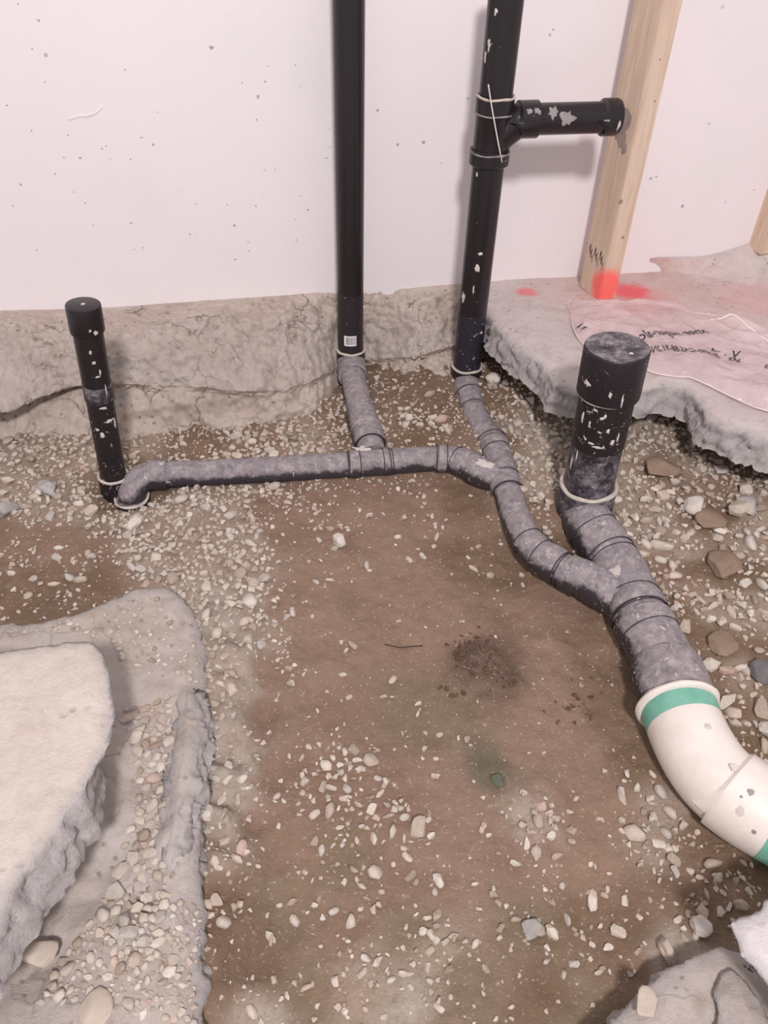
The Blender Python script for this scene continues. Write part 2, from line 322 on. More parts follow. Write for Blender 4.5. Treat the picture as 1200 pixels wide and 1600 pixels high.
for (a, b, r) in PITS:
    x, y = wl(a, b); rr = px2m(r, PW(a, b))*.55; k = 9
    ring = [bm.verts.new((x+rr*(1+.5*random.uniform(-1, 1))*math.cos(6.283*i/k), y+rr*(.8+.4*random.uniform(-1, 1))*math.sin(6.283*i/k), .0003)) for i in range(k)]
    c = bm.verts.new((x, y, .0009))
    for i in range(k): bm.faces.new((ring[i], ring[(i+1) % k], c))
me = bpy.data.meshes.new('paint_pits'); bm.to_mesh(me); bm.free()
o = obj('pit_marks', me, plain('pit_grey', 'a59c9a', .95, .1, 'b5adac', 90), wall); o.matrix_parent_inverse = Matrix(); o['kind'] = 'stuff'
# curved raised scar in the paint
pts = [(106, 188), (116, 185), (125, 182), (135, 183), (148, 179), (156, 173), (161, 166)]
vs = []; fs = []
for i, (a, b) in enumerate(pts):
    x, y = wl(a, b); h = .0012*(math.sin(math.pi*(i+.3)/len(pts)))
    vs += [(x, y-.0016, 0), (x, y, .0022*(1 if i not in (0, len(pts)-1) else .3)), (x, y+.004+h, 0)]
for i in range(len(pts)-1):
    for k in (0, 1): fs.append((i*3+k, i*3+k+3, i*3+k+4, i*3+k+1))
o = obj('paint_scar', mesh('paint_scar', vs, fs), M['wall'], wall); o.matrix_parent_inverse = Matrix()

# ------------------------------------------------------------------ concrete: slabs with broken edges
def slab(name, poly, ztop, thick, mat, label, cell=.007, top_noise=.003, edge_noise=.008, slope=None, chip=.01, broken=None, kind='structure', parent=None, grow=.012):
    """poly: world xy outline. top grid trimmed to the outline, then a broken side face ringed down."""
    pl = np.array([p[:2] for p in poly]); a = pl; b = np.roll(pl, -1, 0)
    x0, y0 = pl.min(0)-.03; x1, y1 = pl.max(0)+.03
    mx, my = int((x1-x0)/cell)+1, int((y1-y0)/cell)+1
    X, Y = np.meshgrid(x0+cell*np.arange(mx), y0+cell*np.arange(my)); X = X.ravel(); Y = Y.ravel()
    d = np.full(len(X), 9e9); ins = np.zeros(len(X), bool)
    for (ax, ay), (bx, by) in zip(a, b):
        ex, ey = bx-ax, by-ay; t = np.clip(((X-ax)*ex+(Y-ay)*ey)/(ex*ex+ey*ey), 0, 1)
        d = np.minimum(d, np.hypot(X-ax-t*ex, Y-ay-t*ey))
        with np.errstate(divide='ignore', invalid='ignore'):
            ins ^= ((ay > Y) != (by > Y)) & (X < (bx-ax)*(Y-ay)/(by-ay)+ax)
    sd = np.where(ins, -d, d)
    nn = np.array([fbm(p*24, q*24, 3.3, 4) for p, q in zip(X, Y)]); n2 = np.array([fbm(p*9, q*9, 8.3, 3) for p, q in zip(X, Y)])
    sd = sd + edge_noise*nn + edge_noise*.8*n2
    S = sd.reshape(my, mx); gyy, gxx = np.gradient(S, cell); gl = np.hypot(gxx, gyy)+1e-9; gxx = (gxx/gl).ravel(); gyy = (gyy/gl).ravel()
    use = sd < cell*.7
    U = use.reshape(my, mx); cellok = U[:-1, :-1] & U[1:, :-1] & U[:-1, 1:] & U[1:, 1:]
    keep = np.zeros((my, mx), bool)
    keep[:-1, :-1] |= cellok; keep[1:, :-1] |= cellok; keep[:-1, 1:] |= cellok; keep[1:, 1:] |= cellok
    K = keep.ravel(); new = -np.ones(len(X), int); new[K] = np.arange(K.sum())
    id2 = np.arange(len(X)).reshape(my, mx); js, is_ = np.nonzero(cellok)
    faces = [(new[id2[j, i]], new[id2[j, i+1]], new[id2[j+1, i+1]], new[id2[j+1, i]]) for j, i in zip(js, is_)]
    near = np.clip(1+sd/.03, 0, 1)
    z = ztop + top_noise*(nn*.6+n2*1.2) - chip*np.clip(near, 0, 1)**2*(.6+.8*np.abs(nn))
    if slope is not None: z = z + slope(X, Y)
    Xb, Yb = X.copy(), Y.copy()
    verts = np.stack([X, Y, z], 1)
    # boundary edges
    from collections import Counter
    ec = Counter()
    for f in faces:
        for k in range(4):
            e = (f[k], f[(k+1) % 4]); ec[e] += 1
    bed = {e[0]: e[1] for e in ec if (e[1], e[0]) not in ec}
    old = np.nonzero(K)[0]
    for v in bed:
        q = old[v]; verts[q, 0] -= gxx[q]*sd[q]; verts[q, 1] -= gyy[q]*sd[q]
    vl = [tuple(verts[q]) for q in old]
    brk = [max(0., min(1., (near[q]-.45)*1.6)) for q in old]
    rings = 7; seen = {}
    for v in bed: seen[v] = [v]
    for r in range(1, rings+1):
        t = r/rings
        for v in bed:
            q = old[v]; x, y, zz = vl[v]
            pr = fbm(x*34, y*34, t*4.5+4, 4)
            g_ = grow(x, y) if callable(grow) else grow
            out = g_*math.sin(t*1.9)*1.1 + .010*pr - .012*abs(fbm(x*22+5, y*22, t*3.1, 3))*math.sin(t*3.1) + .004*noise.noise(Vector((x*95, y*95, t*9)))
            seen[v].append(len(vl)); vl.append((x+gxx[q]*out, y+gyy[q]*out, zz-thick*t+.005*pr*(1-t))); brk.append(1.)
    for u, v in bed.items():
        if v not in seen: continue
        for r in range(rings):
            faces.append((seen[v][r], seen[u][r], seen[u][r+1], seen[v][r+1]))
    me = mesh(name, vl, faces)
    at = me.attributes.new('Broken', 'FLOAT', 'POINT'); at.data.foreach_set('value', brk)
    o = obj(name, me, mat, parent)
    tag(o, label, kind=kind)
    return o

RED = [((P(822, 456, 0))[:], .035, 'ee7f84', .8), (P(1000, 470, 0)[:], .11, 'f08c88', .55), (P(1190, 470, 0)[:], .14, 'e39a98', .35), (P(1000, 455, 0)[:], .3, 'd9a8a2', .4), (P(985, 455, 0)[:], .06, 'f76a70', .9)]
M['slab_right'] = concrete_mat('right_slab_concrete', 'd2c3bf', 'b8aaa6', 'ddd0cd', paint=RED)
M['slab_left'] = concrete_mat('pale_slab_concrete', 'd8cabf', 'cabaae', 'e0d4ca', 'b5a89e', .3, .8, side='a8a2a2')
M['low_conc'] = concrete_mat('thin_grey_concrete', 'bdb0a6', 'a5978b', 'cbc0bb', 'a39a94', .6, 1.2, crack=.35)
M['footing'] = concrete_mat('crumbly_footing_concrete', 'c2b1a5', 'a99789', 'd0c2b8', '94867c', .8, 1.1, side='a5978e', crack=.75)
M['white_chunk'] = concrete_mat('whitened_slab_concrete', 'dfd6d6', 'cfc5c3', 'e9e1e2', 'c9bfbd', .2)

wallpt = lambda px, py, d=-.03: PW(px, py, d)
rp = [(756,446),(752,470),(762,490),(778,512),(800,530),(826,552),(850,574),(868,596),(900,606),(950,607),(1000,603),(1040,600),(1072,603),(1092,618),(1108,648),(1142,664),(1200,682),(1290,704),(1420,730)]
poly = [P(a, b, 0) for a, b in rp] + [W0+WT*3.1+WN*.2, W0+WT*3.1-WN*.03, W0+WT*(PW(756, 440)-W0).dot(WT)-WN*.03]
floor = slab('floor', poly, 0, .062, M['slab_right'], 'pale pinkish concrete floor slab with a broken edge at right', cell=.0065, top_noise=.002, edge_noise=.0065, grow=.008)

lp = [(-160,1010),(0,1016),(60,1008),(105,1000),(142,1001),(160,1022),(172,1055),(174,1110),(169,1160),(150,1200),(120,1245),(85,1300),(50,1350),(20,1390),(-10,1440),(-60,1500),(-130,1600)]
_ya, _yb = P(172, 1120, 0).y, P(120, 1245, 0).y
slab('concrete_slab', [P(a, b, 0) for a, b in lp], 0, .07, M['slab_left'], 'cream concrete slab with a broken edge at bottom left', cell=.005, top_noise=.0025, edge_noise=.004, chip=.005, grow=lambda x, y: -.035+.050*min(1, max(0, (_ya-y)/(_ya-_yb))))

bp = [(-170,985),(0,972),(60,966),(112,958),(150,942),(180,928),(212,915),(240,911),(262,914),(285,930),(303,955),(316,985),(318,1040),(317,1110),(313,1200),(310,1300),(312,1400),(316,1500),(320,1640),(330,1800),(-200,1900)]
pkt = [P(a, b, -.15) for a, b in [(235,1130),(235,1200),(225,1270),(200,1320),(160,1350),(215,1390),(120,1400)]]
rdg = [P(a, b, -.15) for a, b in [(295,1075),(296,1130),(288,1190),(272,1250),(258,1300)]]
def low_slope(X, Y):
    z = np.zeros(len(X))
    for p in pkt: z -= .016*np.exp(-((X-p.x)**2+(Y-p.y)**2)/.035**2)
    for p in rdg: z += .012*np.exp(-((X-p.x)**2+(Y-p.y)**2)/.018**2)
    e0, e1 = P(317, 1000, -.16), P(320, 1640, -.16); xe = e0.x+(Y-e0.y)/(e1.y-e0.y)*(e1.x-e0.x)
    z -= .022*np.clip(1-(xe-X)/.05, 0, 1)**1.5
    pk = P(215, 1390, -.16); z -= .02*np.exp(-((X-pk.x)**2+(Y-pk.y)**2)/.02**2)
    pk = P(60, 1500, -.16); z -= .03*np.exp(-((X-pk.x)**2+(Y-pk.y)**2)/.035**2)
    return z
low = slab('spilled_concrete', [P(a, b, -.16) for a, b in bp], -.16, .07, M['low_conc'], 'thin grey dusty concrete spread below the cream slab', cell=.005, top_noise=.009, edge_noise=.005, slope=low_slope, chip=.012, grow=.004)
# rough grey fin of broken concrete on that layer
fp = [(268,1068),(283,1058),(300,1068),(311,1100),(309,1160),(302,1215),(292,1265),(276,1310),(256,1345),(246,1330),(250,1290),(256,1240),(262,1190),(270,1140),(276,1100)]
slab('broken_ridge', [P(a, b, -.135) for a, b in fp], -.146, .025, M['low_conc'], 'rough grey broken ridge of concrete beside the mud', cell=.0035, top_noise=.008, edge_noise=.004, chip=.02, grow=.012)

dp = [(905,1700),(925,1625),(960,1590),(1000,1555),(1040,1515),(1085,1490),(1130,1478),(1180,1490),(1300,1480),(1420,1700),(1300,1900),(900,1900)]
slab('concrete_patch', [P(a, b, -.17) for a, b in dp], -.17, .06, M['low_conc'], 'low grey concrete patch in the bottom right corner', cell=.005, top_noise=.006, edge_noise=.005, chip=.012, grow=.004)
ep = [(1146,1443),(1160,1432),(1176,1428),(1190,1418),(1192,1400),(1215,1392),(1330,1380),(1400,1500),(1400,1700),(1330,1700),(1250,1600),(1196,1530),(1164,1492),(1152,1465)]
slab('slab_corner', [P(a, b, -.07) for a, b in ep], -.07, .05, M['white_chunk'], 'bright white broken slab corner at the lower right edge', cell=.004, top_noise=.002, edge_noise=.004, chip=.004, grow=-.03)
ep2 = [(1140,1508),(1155,1500),(1175,1520),(1205,1560),(1260,1640),(1250,1700),(1120,1700),(1125,1630),(1138,1580),(1128,1540)]
slab('concrete_shelf', [P(a, b, -.135) for a, b in ep2], -.15, .03, M['low_conc'], 'pale concrete shelf below the white slab corner', cell=.004, top_noise=.005, edge_noise=.004, chip=.014, grow=-.005)

# strip of broken slab and footing along the wall, lofted from surveyed lines
CX = [-140, 0, 60, 120, 200, 300, 400, 480, 545, 600, 650, 700, 752]
ROWS = [
 ([490,484,483,481,477,470,463,457,452,449,446,443,440], None),
 ([515,512,512,512,510,500,497,492,490,488,486,482,478], [-.005,-.005,-.005,-.005,-.008,-.008,-.01,-.02,-.055,-.055,-.045,-.045,-.045]),
 ([560,556,556,556,555,550,545,538,525,522,520,515,510], [-.03,-.03,-.03,-.03,-.035,-.04,-.06,-.08,-.11,-.11,-.09,-.085,-.085]),
 ([655,646,622,603,600,604,612,598,565,560,557,542,530], [-.085,-.085,-.085,-.085,-.09,-.1,-.115,-.13,-.165,-.155,-.13,-.11,-.105]),
 ([672,660,634,612,606,610,618,604,575,570,566,550,538], 'UNDER'),
 ([720,712,700,694,690,680,670,655,625,628,612,586,560], [-.2,-.2,-.2,-.2,-.205,-.21,-.21,-.21,-.225,-.215,-.195,-.165,-.15]),
 ([735,725,715,708,704,692,682,668,640,640,622,594,568], [-.25]*13),
]
rows = []
for pys, zz in ROWS:
    if zz is None: rows.append([PW(a, b, -.004) for a, b in zip(CX, pys)])
    elif zz == 'UNDER':
        deep = [.10,.09,.08,.055,.014,.004,.01,.01,.01,.012,.015,.015,.02]
        rows.append([Vector((p.x, p.y+dd, p.z-.018)) for p, dd in zip(rows[-1], deep)])
    else: rows.append([P(a, b, z) for a, b, z in zip(CX, pys, zz)])
def cr(p0, p1, p2, p3, t):
    return .5*((2*p1)+(p2-p0)*t+(2*p0-5*p1+4*p2-p3)*t*t+(3*p1-p0-3*p2+p3)*t**3)
NU, NV = 30, 16
grid = []
dense_rows = []
for r in rows:
    line = []
    for i in range(len(r)-1):
        a, b, c, d = r[max(i-1, 0)], r[i], r[i+1], r[min(i+2, len(r)-1)]
        for k in range(NU): line.append(cr(a, b, c, d, k/NU))
    line.append(r[-1]); dense_rows.append(line)
for j in range(len(dense_rows)-1):
    A, B = dense_rows[j], dense_rows[j+1]
    for k in range(NV): grid.append([a.lerp(b, k/NV) for a, b in zip(A, B)])
grid.append(dense_rows[-1])
nr, ncl = len(grid), len(grid[0]); vs = []; br = []
for j, line in enumerate(grid):
    f = j/NV
    for i, p in enumerate(line):
        amp = min(1, f*2.0)
        n1 = fbm(p.x*9, p.y*9, p.z*14, 4); n2 = fbm(p.x*32, p.y*32, p.z*32+9, 4); n3 = fbm(p.x*80+3, p.y*80, p.z*80, 2)
        o_ = WN*(.015*n1+.012*n2+.006*n3)*amp + Vector((0, 0, 1))*(.012*n1+.008*n2+.005*n3)*amp
        if f < .4: o_ += WN*.004*(1-f/.4)*max(0, n2*2)
        vs.append(p+o_); br.append(max(0, min(.5, (f-.8)*.5+n2*.4)) if f < 3.3 else 0.0)
fs = [(j*ncl+i, (j+1)*ncl+i, (j+1)*ncl+i+1, j*ncl+i+1) for j in range(nr-1) for i in range(ncl-1)]
me = mesh('footing', vs, fs); at = me.attributes.new('Broken', 'FLOAT', 'POINT'); at.data.foreach_set('value', br)
footing = obj('wall_footing', me, M['footing']); tag(footing, 'crumbling beige concrete edge and footing under the white wall', kind='structure')

_fp = []; ncl_ = ncl
for _ in range(420):
    j = random.randrange(3, 74); i = random.randrange(2, ncl-2); p = vs[j*ncl+i]
    _fp.append((p.x, p.y, p.z, random.choice((.0018, .0025, .004, .0055, .008))))
FOOT_PEB = _fp
# low berm of concrete where the floor meets the wall at right
BX = [1016, 1030, 1060, 1090, 1110, 1135, 1160, 1182, 1240, 1330]
BY = [404, 402, 402, 402, 399, 393, 385, 378, 366, 345]; BB = [424, 426, 430, 436, 442, 448, 455, 460, 470, 490]
vs = []; nB = 8; m_ = len(BX)
top = [PW(a, b, .003) for a, b in zip(BX, BY)]; bot = [P(a, b, -.006) for a, b in zip(BX, BB)]
for k in range(nB+1):
    t = k/nB
    for a, b in zip(top, bot):
        p = a.lerp(b, t); q = Vector((p.x, p.y, a.z+(b.z-a.z)*(1-(1-t)**1.7))); vs.append(q+Vector((0, 0, .002*fbm(q.x*30, q.y*30, 0, 3))))
fs = [(k*m_+i, (k+1)*m_+i, (k+1)*m_+i+1, k*m_+i+1) for k in range(nB) for i in range(m_-1)]
o = obj('floor_berm', mesh('berm', vs, fs), M['slab_right']); tag(o, 'low pinkish concrete berm against the wall at right', kind='structure')

# ------------------------------------------------------------------ pipes
def rings(path, radii, seg=36, ecc=None):
    """sweep: path points with a radius each"""
    n = len(path); T = []
    for i in range(n):
        a = path[max(i-1, 0)]; b = path[min(i+1, n-1)]; T.append((b-a).normalized() if (b-a).length > 1e-9 else Vector((0, 0, 1)))
    for i in range(1, n):
        if (path[i]-path[i-1]).length < 1e-6: T[i] = T[i-1]
    u = T[0].orthogonal().normalized(); vs = []
    for i in range(n):
        if i: u = (u-T[i]*u.dot(T[i])).normalized()
        v = T[i].cross(u)
        for k in range(seg):
            a = 2*math.pi*k/seg; vs.append(path[i]+(u*math.cos(a)+v*math.sin(a))*radii[i])
    return vs
def tube_geo(path, radii, seg=36, cap0=True, cap1=True):
    vs = rings(path, radii, seg); n = len(path); fs = []
    for i in range(n-1):
        for k in range(seg): fs.append((i*seg+k, i*seg+(k+1) % seg, (i+1)*seg+(k+1) % seg, (i+1)*seg+k))
    if cap0: fs.append(tuple(range(seg-1, -1, -1)))
    if cap1: fs.append(tuple((n-1)*seg+k for k in range(seg)))
    return vs, fs
def join_geo(*gs):
    V, Fc = [], []
    for v, f in gs: b = len(V); V += v; Fc += [tuple(x+b for x in q) for q in f]
    return V, Fc
def part(name, geo, mat, parent, label=None, sharp=True):
    me = mesh(name, *geo)
    if sharp:
        try: me.set_sharp_from_angle(angle=math.radians(35))
        except Exception: pass
    o = obj(name, me, mat, parent)
    if label: o['label'] = label
    return o
def straight(a, b, r, n=6): return [a.lerp(b, i/n) for i in range(n+1)], [r]*(n+1)
def collar(a, b, r, bev=.0018):
    d = (b-a); L = d.length; bev = min(bev, L*.3); e = d.normalized()*bev
    return tube_geo([a, a, a+e, b-e, b, b], [r*.9, r-bev, r, r, r-bev, r*.9], cap0=True, cap1=True)
def torus_geo(c, axis, R, r, wob=0):
    axis = axis.normalized(); u = axis.orthogonal().normalized(); v = axis.cross(u); n = 40; m = 8; vs = []; fs = []
    for i in range(n):
        a = 2*math.pi*i/n; d = u*math.cos(a)+v*math.sin(a); rr = r*(1+.35*noise.noise(Vector((math.cos(a)*2, math.sin(a)*2, c.x*40))))
        cc = c+d*R+axis*wob*noise.noise(Vector((math.cos(a)*1.5, math.sin(a)*1.5, c.y*30)))
        for k in range(m):
            b = 2*math.pi*k/m; vs.append(cc+d*rr*math.cos(b)+axis*rr*math.sin(b))
    for i in range(n):
        for k in range(m): fs.append((i*m+k, ((i+1) % n)*m+k, ((i+1) % n)*m+(k+1) % m, i*m+(k+1) % m))
    return vs, fs
def smooth_path(pts, k=8):
    out = []
    for i in range(len(pts)-1):
        a, b, c, d = pts[max(i-1, 0)], pts[i], pts[i+1], pts[min(i+2, len(pts)-1)]
        for j in range(k): out.append(cr(a, b, c, d, j/k))
    return out+[pts[-1]]
def sub(path, t0, t1):
    L = [0]
    for a, b in zip(path, path[1:]): L.append(L[-1]+(b-a).length)
    def at(s):
        s *= L[-1]
        for i in range(len(path)-1):
            if L[i+1] >= s: return path[i].lerp(path[i+1], (s-L[i])/max(1e-9, L[i+1]-L[i]))
        return path[-1]
    n = max(2, int((t1-t0)*60)); return [at(t0+(t1-t0)*i/n) for i in range(n+1)]

# --- left tall vent pipe
Yv = 1.735
vb = PY(548, 555, Yv); vt = PY(544.5, -60, Yv); rv = px2m(20.0, PY(547, 500, Yv))
def on(a, b, py, Y, px=None):     # point of line a-b seen at image row py
    lo, hi = 0., 1.
    f = lambda t: 800 - F_PX*((q := R3.transposed() @ (a.lerp(b, t)-CAMP)).y/-q.z)
    for _ in range(40):
        m = (lo+hi)/2
        if f(m) > py: lo = m
        else: hi = m
    return a.lerp(b, lo)
vent = thing('vent_pipe', 'tall clean black vertical pipe with a white barcode sticker near its bottom', 'pipe', vb)
part('pipe', tube_geo(*straight(vb, vt, rv, 12)), M['pipe_black'], vent)
d0 = on(vb, vt, 540, Yv); d1 = on(vb, vt, 455, Yv)
part('dust_sleeve', tube_geo([vb, d0, d1], [rv*1.006, rv*1.006, rv*1.002], cap0=False, cap1=False), pipe_mat('dusty_pipe_foot', .55, .3, base='2a2328', dustcol='6a6166'), vent, 'dust-hazed lower end of the pipe')
hubb = on(vb, vt, 553, Yv) - Vector((0, 0, .052))
part('glue_ring', torus_geo(on(vb, vt, 545, Yv), Vector((0, 0, 1)), rv*1.10, .0032, .003), M['glue'], vent, 'pale ring of dried glue')
part('hub', collar(hubb, on(vb, vt, 545, Yv), rv*1.16), M['pipe_black'], vent)
arm = smooth_path([PY(548, 562, Yv), P(550, 582, -.155), P(555, 604, -.160), P(566, 655, -.175), P(572, 672, -.18), P(583, 712, -.188)])
ra = px2m(20.5, arm[16])
part('elbow', tube_geo([*sub(arm, 0, .2)], [ra*1.1]*len(sub(arm, 0, .2))), M['pipe_grey'], vent, 'grey dusted elbow under the vertical pipe')
part('branch_pipe', tube_geo(sub(arm, .05, 1), [ra*.94]*len(sub(arm, .05, 1))), M['pipe_grey'], vent, 'grey dusty branch pipe running forward')
s_ = sub(arm, .10, .20); part('coupling', collar(s_[0], s_[-1], ra*1.13), M['pipe_grey'], vent)
s_ = sub(arm, .56, .74); part('coupling', collar(s_[0], s_[-1], ra*1.10), M['pipe_dusty'], vent)
s_ = sub(arm, .76, .90); part('coupling', collar(s_[0], s_[-1], ra*1.16), M['pipe_dusty'], vent)
part('glue_ring', torus_geo(s_[0], s_[-1]-s_[0], ra*1.10, .0022), M['glue'], vent, 'pale glue line')
# barcode sticker wrapped on the pipe
sc_ = on(vb, vt, 523, Yv); tocam = (CAMP-sc_); base_a = math.atan2(tocam.y, tocam.x)
def wrap(c, r, a0, a1, z0, z1, n=8):
    vs = []
    for i in range(n+1):
        a = a0+(a1-a0)*i/n
        for z in (z0, z1): vs.append(Vector((c.x+r*math.cos(a), c.y+r*math.sin(a), z)))
    return vs, [(2*i, 2*i+2, 2*i+3, 2*i+1) for i in range(n)]
st = part('barcode_sticker', wrap(sc_, rv*1.02, base_a-.52, base_a+.46, sc_.z-.015, sc_.z+.012), M['label'], vent, 'small white barcode sticker')
bars = []; a = base_a-.34
while a < base_a+.40:
    wd = random.choice((.02, .03, .05)); bars.append(wrap(sc_, rv*1.03, a, a+wd, sc_.z-.011, sc_.z+.009, 1)); a += wd+random.choice((.025, .035, .05))
part('bars', join_geo(*bars), M['ink'], st)

# --- right stack pipe with wye and capped stub
Ys = 1.69
sb = PY(728, 585, Ys); stp = PY(797, -60, Ys); rs = px2m(23.0, PY(745, 420, Ys))
stack = thing('stack_pipe', 'tall black vertical pipe with a capped side stub pointing at the wooden stud', 'pipe', sb)
L = lambda py: on(sb, stp, py, Ys)
part('pipe', tube_geo(*straight(sb, L(240), rs, 8)), M['pipe_black'], stack)
part('pipe', tube_geo(*straight(L(150), stp, rs, 8)), M['pipe_black'], stack)
part('dust_sleeve', tube_geo([L(584), L(530), L(487)], [rs*1.006]*2+[rs*1.003], cap0=False, cap1=False), pipe_mat('dusty_stack_foot', .52, .5, base='2a2530', dustcol='5a5560'), stack, 'bluish dusty band at the foot of the pipe')
wa, wb = L(250), L(148)
axs = (stp-sb).normalized()
wye_c = L(216)
stub_a = PY(806, 187, Ys); stub_b = PY(958, 178, Ys-.0)
# stub runs parallel to the wall
sdir = WT.copy(); 
stub_b = stub_a + sdir*((PY(958, 178, Ys+.05)-stub_a).dot(sdir)); 
br_path = smooth_path([L(236), wye_c+sdir*.012+axs*.0, PY(797, 197, Ys+.004), stub_a+sdir*.012, stub_a+sdir*.03], 6)
part('wye_fitting', join_geo(tube_geo([wa, L(240), L(238), L(172), L(170), wb], [rs*1.16, rs*1.16, rs*1.08, rs*1.08, rs*1.12, rs*1.10]),
     tube_geo(br_path, [rs*.98]*len(br_path))), M['pipe_black'], stack)
part('hub', collar(L(256), L(232), rs*1.24), M['pipe_black'], stack)
part('hub', collar(L(178), L(150), rs*1.15), M['pipe_black'], stack)
part('glue_ring', torus_geo(L(150), axs, rs*1.10, .0026, .003), M['glue'], stack, 'pale ring of dried glue')
part('lip', torus_geo(L(176), axs, rs*1.13, .0018, .002), M['scuff'], stack)
part('lip', torus_geo(L(236), axs, rs*1.17, .003, .002), M['scuff'], stack)
rst = px2m(23.5, stub_a)
o = part('stub_pipe', tube_geo(*straight(stub_a, stub_b, rst*.98, 6)), M['pipe_black'], stack)
o = part('hub', collar(stub_a+sdir*.002, stub_a+sdir*.045, rst*1.16), M['pipe_black'], stack)
cp = stub_b-sdir*.030
part('cap', tube_geo([cp, cp, cp+sdir*.004, stub_b, stub_b+sdir*.006, stub_b+sdir*.008], [rst, rst*1.13, rst*1.17, rst*1.17, rst*1.10, rst*.95]), M['pipe_black'], stack, 'black end cap of the side stub')
# grey smears on the stub
def smear(parent, c, axis, r, cen, la, lt, mat, name='smear', seed=0, n=16):
    """irregular thin patch wrapped on a pipe: cen=(distance along axis from c, angle direction vector)"""
    axis = axis.normalized(); s, dirv = cen; u = (dirv-axis*dirv.dot(axis)).normalized(); v = axis.cross(u)
    vs = [c+axis*s+u*r*1.022]; 
    for i in range(n):
        a = 2*math.pi*i/n; k = 1+.95*noise.noise(Vector((math.cos(a)*2.3+seed, math.sin(a)*2.3, seed*3.1)))
        ds = math.cos(a)*la*k; da = math.sin(a)*lt*k/r
        for q, h in ((.6, 1.02), (1, 1.0035)):
            vs.append(c+axis*(s+ds*q)+(u*math.cos(da*q)+v*math.sin(da*q))*r*h)
    fs = []
    for i in range(n):
        j = (i+1) % n; fs.append((0, 1+2*i, 1+2*j)); fs.append((1+2*i, 2+2*i, 2+2*j, 1+2*j))
    return part(name, (vs, fs), mat, parent, sharp=False)
upf = Vector((0, -.8, .62))
smear(stack, stub_a, sdir, rst*.98, (.068, upf), .010, .012, M['scuff'], seed=1)
smear(stack, stub_a, sdir, rst*.98, (.098, Vector((0, -1, .25))), .014, .013, M['scuff'], seed=2)
smear(stack, stub_a, sdir, rst*1.16, (.016, upf), .006, .005, M['scuff'], seed=3)
smear(stack, stub_a, sdir, rst*1.16, (.032, upf), .007, .006, M['scuff'], seed=4)
smear(stack, stub_b, sdir, rst*1.17, (-.004, Vector((0, -1, -.2))), .003, .010, M['mortar'], 'paint_fleck', seed=5)
for (py, da, la, lt, sd) in [(68, -.75, .013, .0035, 6), (88, -.95, .010, .003, 7), (15, -.5, .006, .003, 8), (388, .1, .004, .005, 9), (410, .0, .009, .005, 10), (443, -.1, .010, .0018, 11), (460, -.85, .012, .005, 12), (268, -.7, .005, .0025, 13)]:
    c = L(py); tc = (CAMP-c); ang = math.atan2(tc.y, tc.x)+da
    smear(stack, c, axs, rs*1.003, (0, Vector((math.cos(ang), math.sin(ang), 0))), la, lt, M['mortar'], 'mortar_splash', seed=sd)
# foot of the stack pipe: the hub it drops into and its forward run
part('glue_ring', torus_geo(L(571), axs, rs*1.10, .0032, .003), M['glue'], stack, 'pale ring of dried glue')
part('hub', collar(L(571)-Vector((0, 0, .055)), L(571), rs*1.16), M['pipe_speck'], stack)

# --- main drain trunk (from the stack's foot to the white elbow)
Z = {}
main2 = smooth_path([PY(727, 590, Ys-.005), P(729, 603, -.17), P(735, 626, -.176), P(745, 655, -.180), P(768, 690, -.184), P(780, 722, -.188), P(792, 765, -.19), P(804, 802, -.19), P(820, 838, -.19), P(842, 866, -.19), P(872, 885, -.188), P(897, 900, -.186), P(930, 914, -.184), P(975, 928, -.182)], 8)
def pathpos(path, py):    # fraction of the path's length seen at row py
    L_ = [0]
    for a, b in zip(path, path[1:]): L_.append(L_[-1]+(b-a).length)
    rows_ = [800-F_PX*((q := R3.transposed() @ (p-CAMP)).y/-q.z) for p in path]
    for i in range(len(path)-1):
        if (rows_[i]-py)*(rows_[i+1]-py) <= 0: return (L_[i]+(L_[i+1]-L_[i])*abs(py-rows_[i])/max(1e-9, abs(rows_[i+1]-rows_[i])))/L_[-1]
    return 1.
r2 = lambda p: px2m(24.0, p)
rt = px2m(23.5, P(800, 800, -.19))
trunk = thing('drain_line', 'grey dusty jointed drain line winding from the stack foot down to the white elbow', 'pipe', P(800, 790, -.22))
def seg(name, path, y0, y1, r, mat, label=None, extra=None, parent=None):
    a, b = pathpos(path, y0), pathpos(path, y1); pp = sub(path, a, b)
    rr = [r]*len(pp)
    return part(name, tube_geo(pp, rr), mat, parent or trunk, label)
def ringed(name, path, y0, y1, r, mat, parent=None, label=None):
    a, b = pathpos(path, y0), pathpos(path, y1); pp = sub(path, a, b)
    if len(pp) < 4: pp = [pp[0].lerp(pp[-1], i/4) for i in range(5)]
    rr = [r-.002]+[r]*(len(pp)-2)+[r-.002]
    SEAM_SHADES.append((pp[0], pp[1]-pp[0], r, parent or trunk)); SEAM_SHADES.append((pp[-1], pp[-1]-pp[-2], r, parent or trunk))
    pp = [pp[0]]+pp+[pp[-1]]; rr = [r*.9]+rr+[r*.9]
    return part(name, tube_geo(pp, rr), mat, parent or trunk, label)
SEAM_SHADES = []
ringed('elbow', main2, 592, 640, rt*1.03, M['pipe_heavy'])
ringed('coupling', main2, 597, 618, rt*1.14, M['pipe_grey'])
seg('pipe', main2, 600, 720, rt*.99, M['pipe_dusty'])
ringed('wye_fitting', main2, 694, 768, rt*1.10, M['pipe_dusty'])
ringed('hub', main2, 690, 708, rt*1.17, M['pipe_dusty'])
ringed('hub', main2, 750, 771, rt*1.17, M['pipe_dusty'])
seg('pipe', main2, 765, 866, rt*1.0, M['pipe_heavy'])
ringed('elbow', main2, 846, 884, rt*1.09, M['pipe_heavy'])
ringed('coupling', main2, 868, 888, rt*1.16, M['pipe_heavy'])
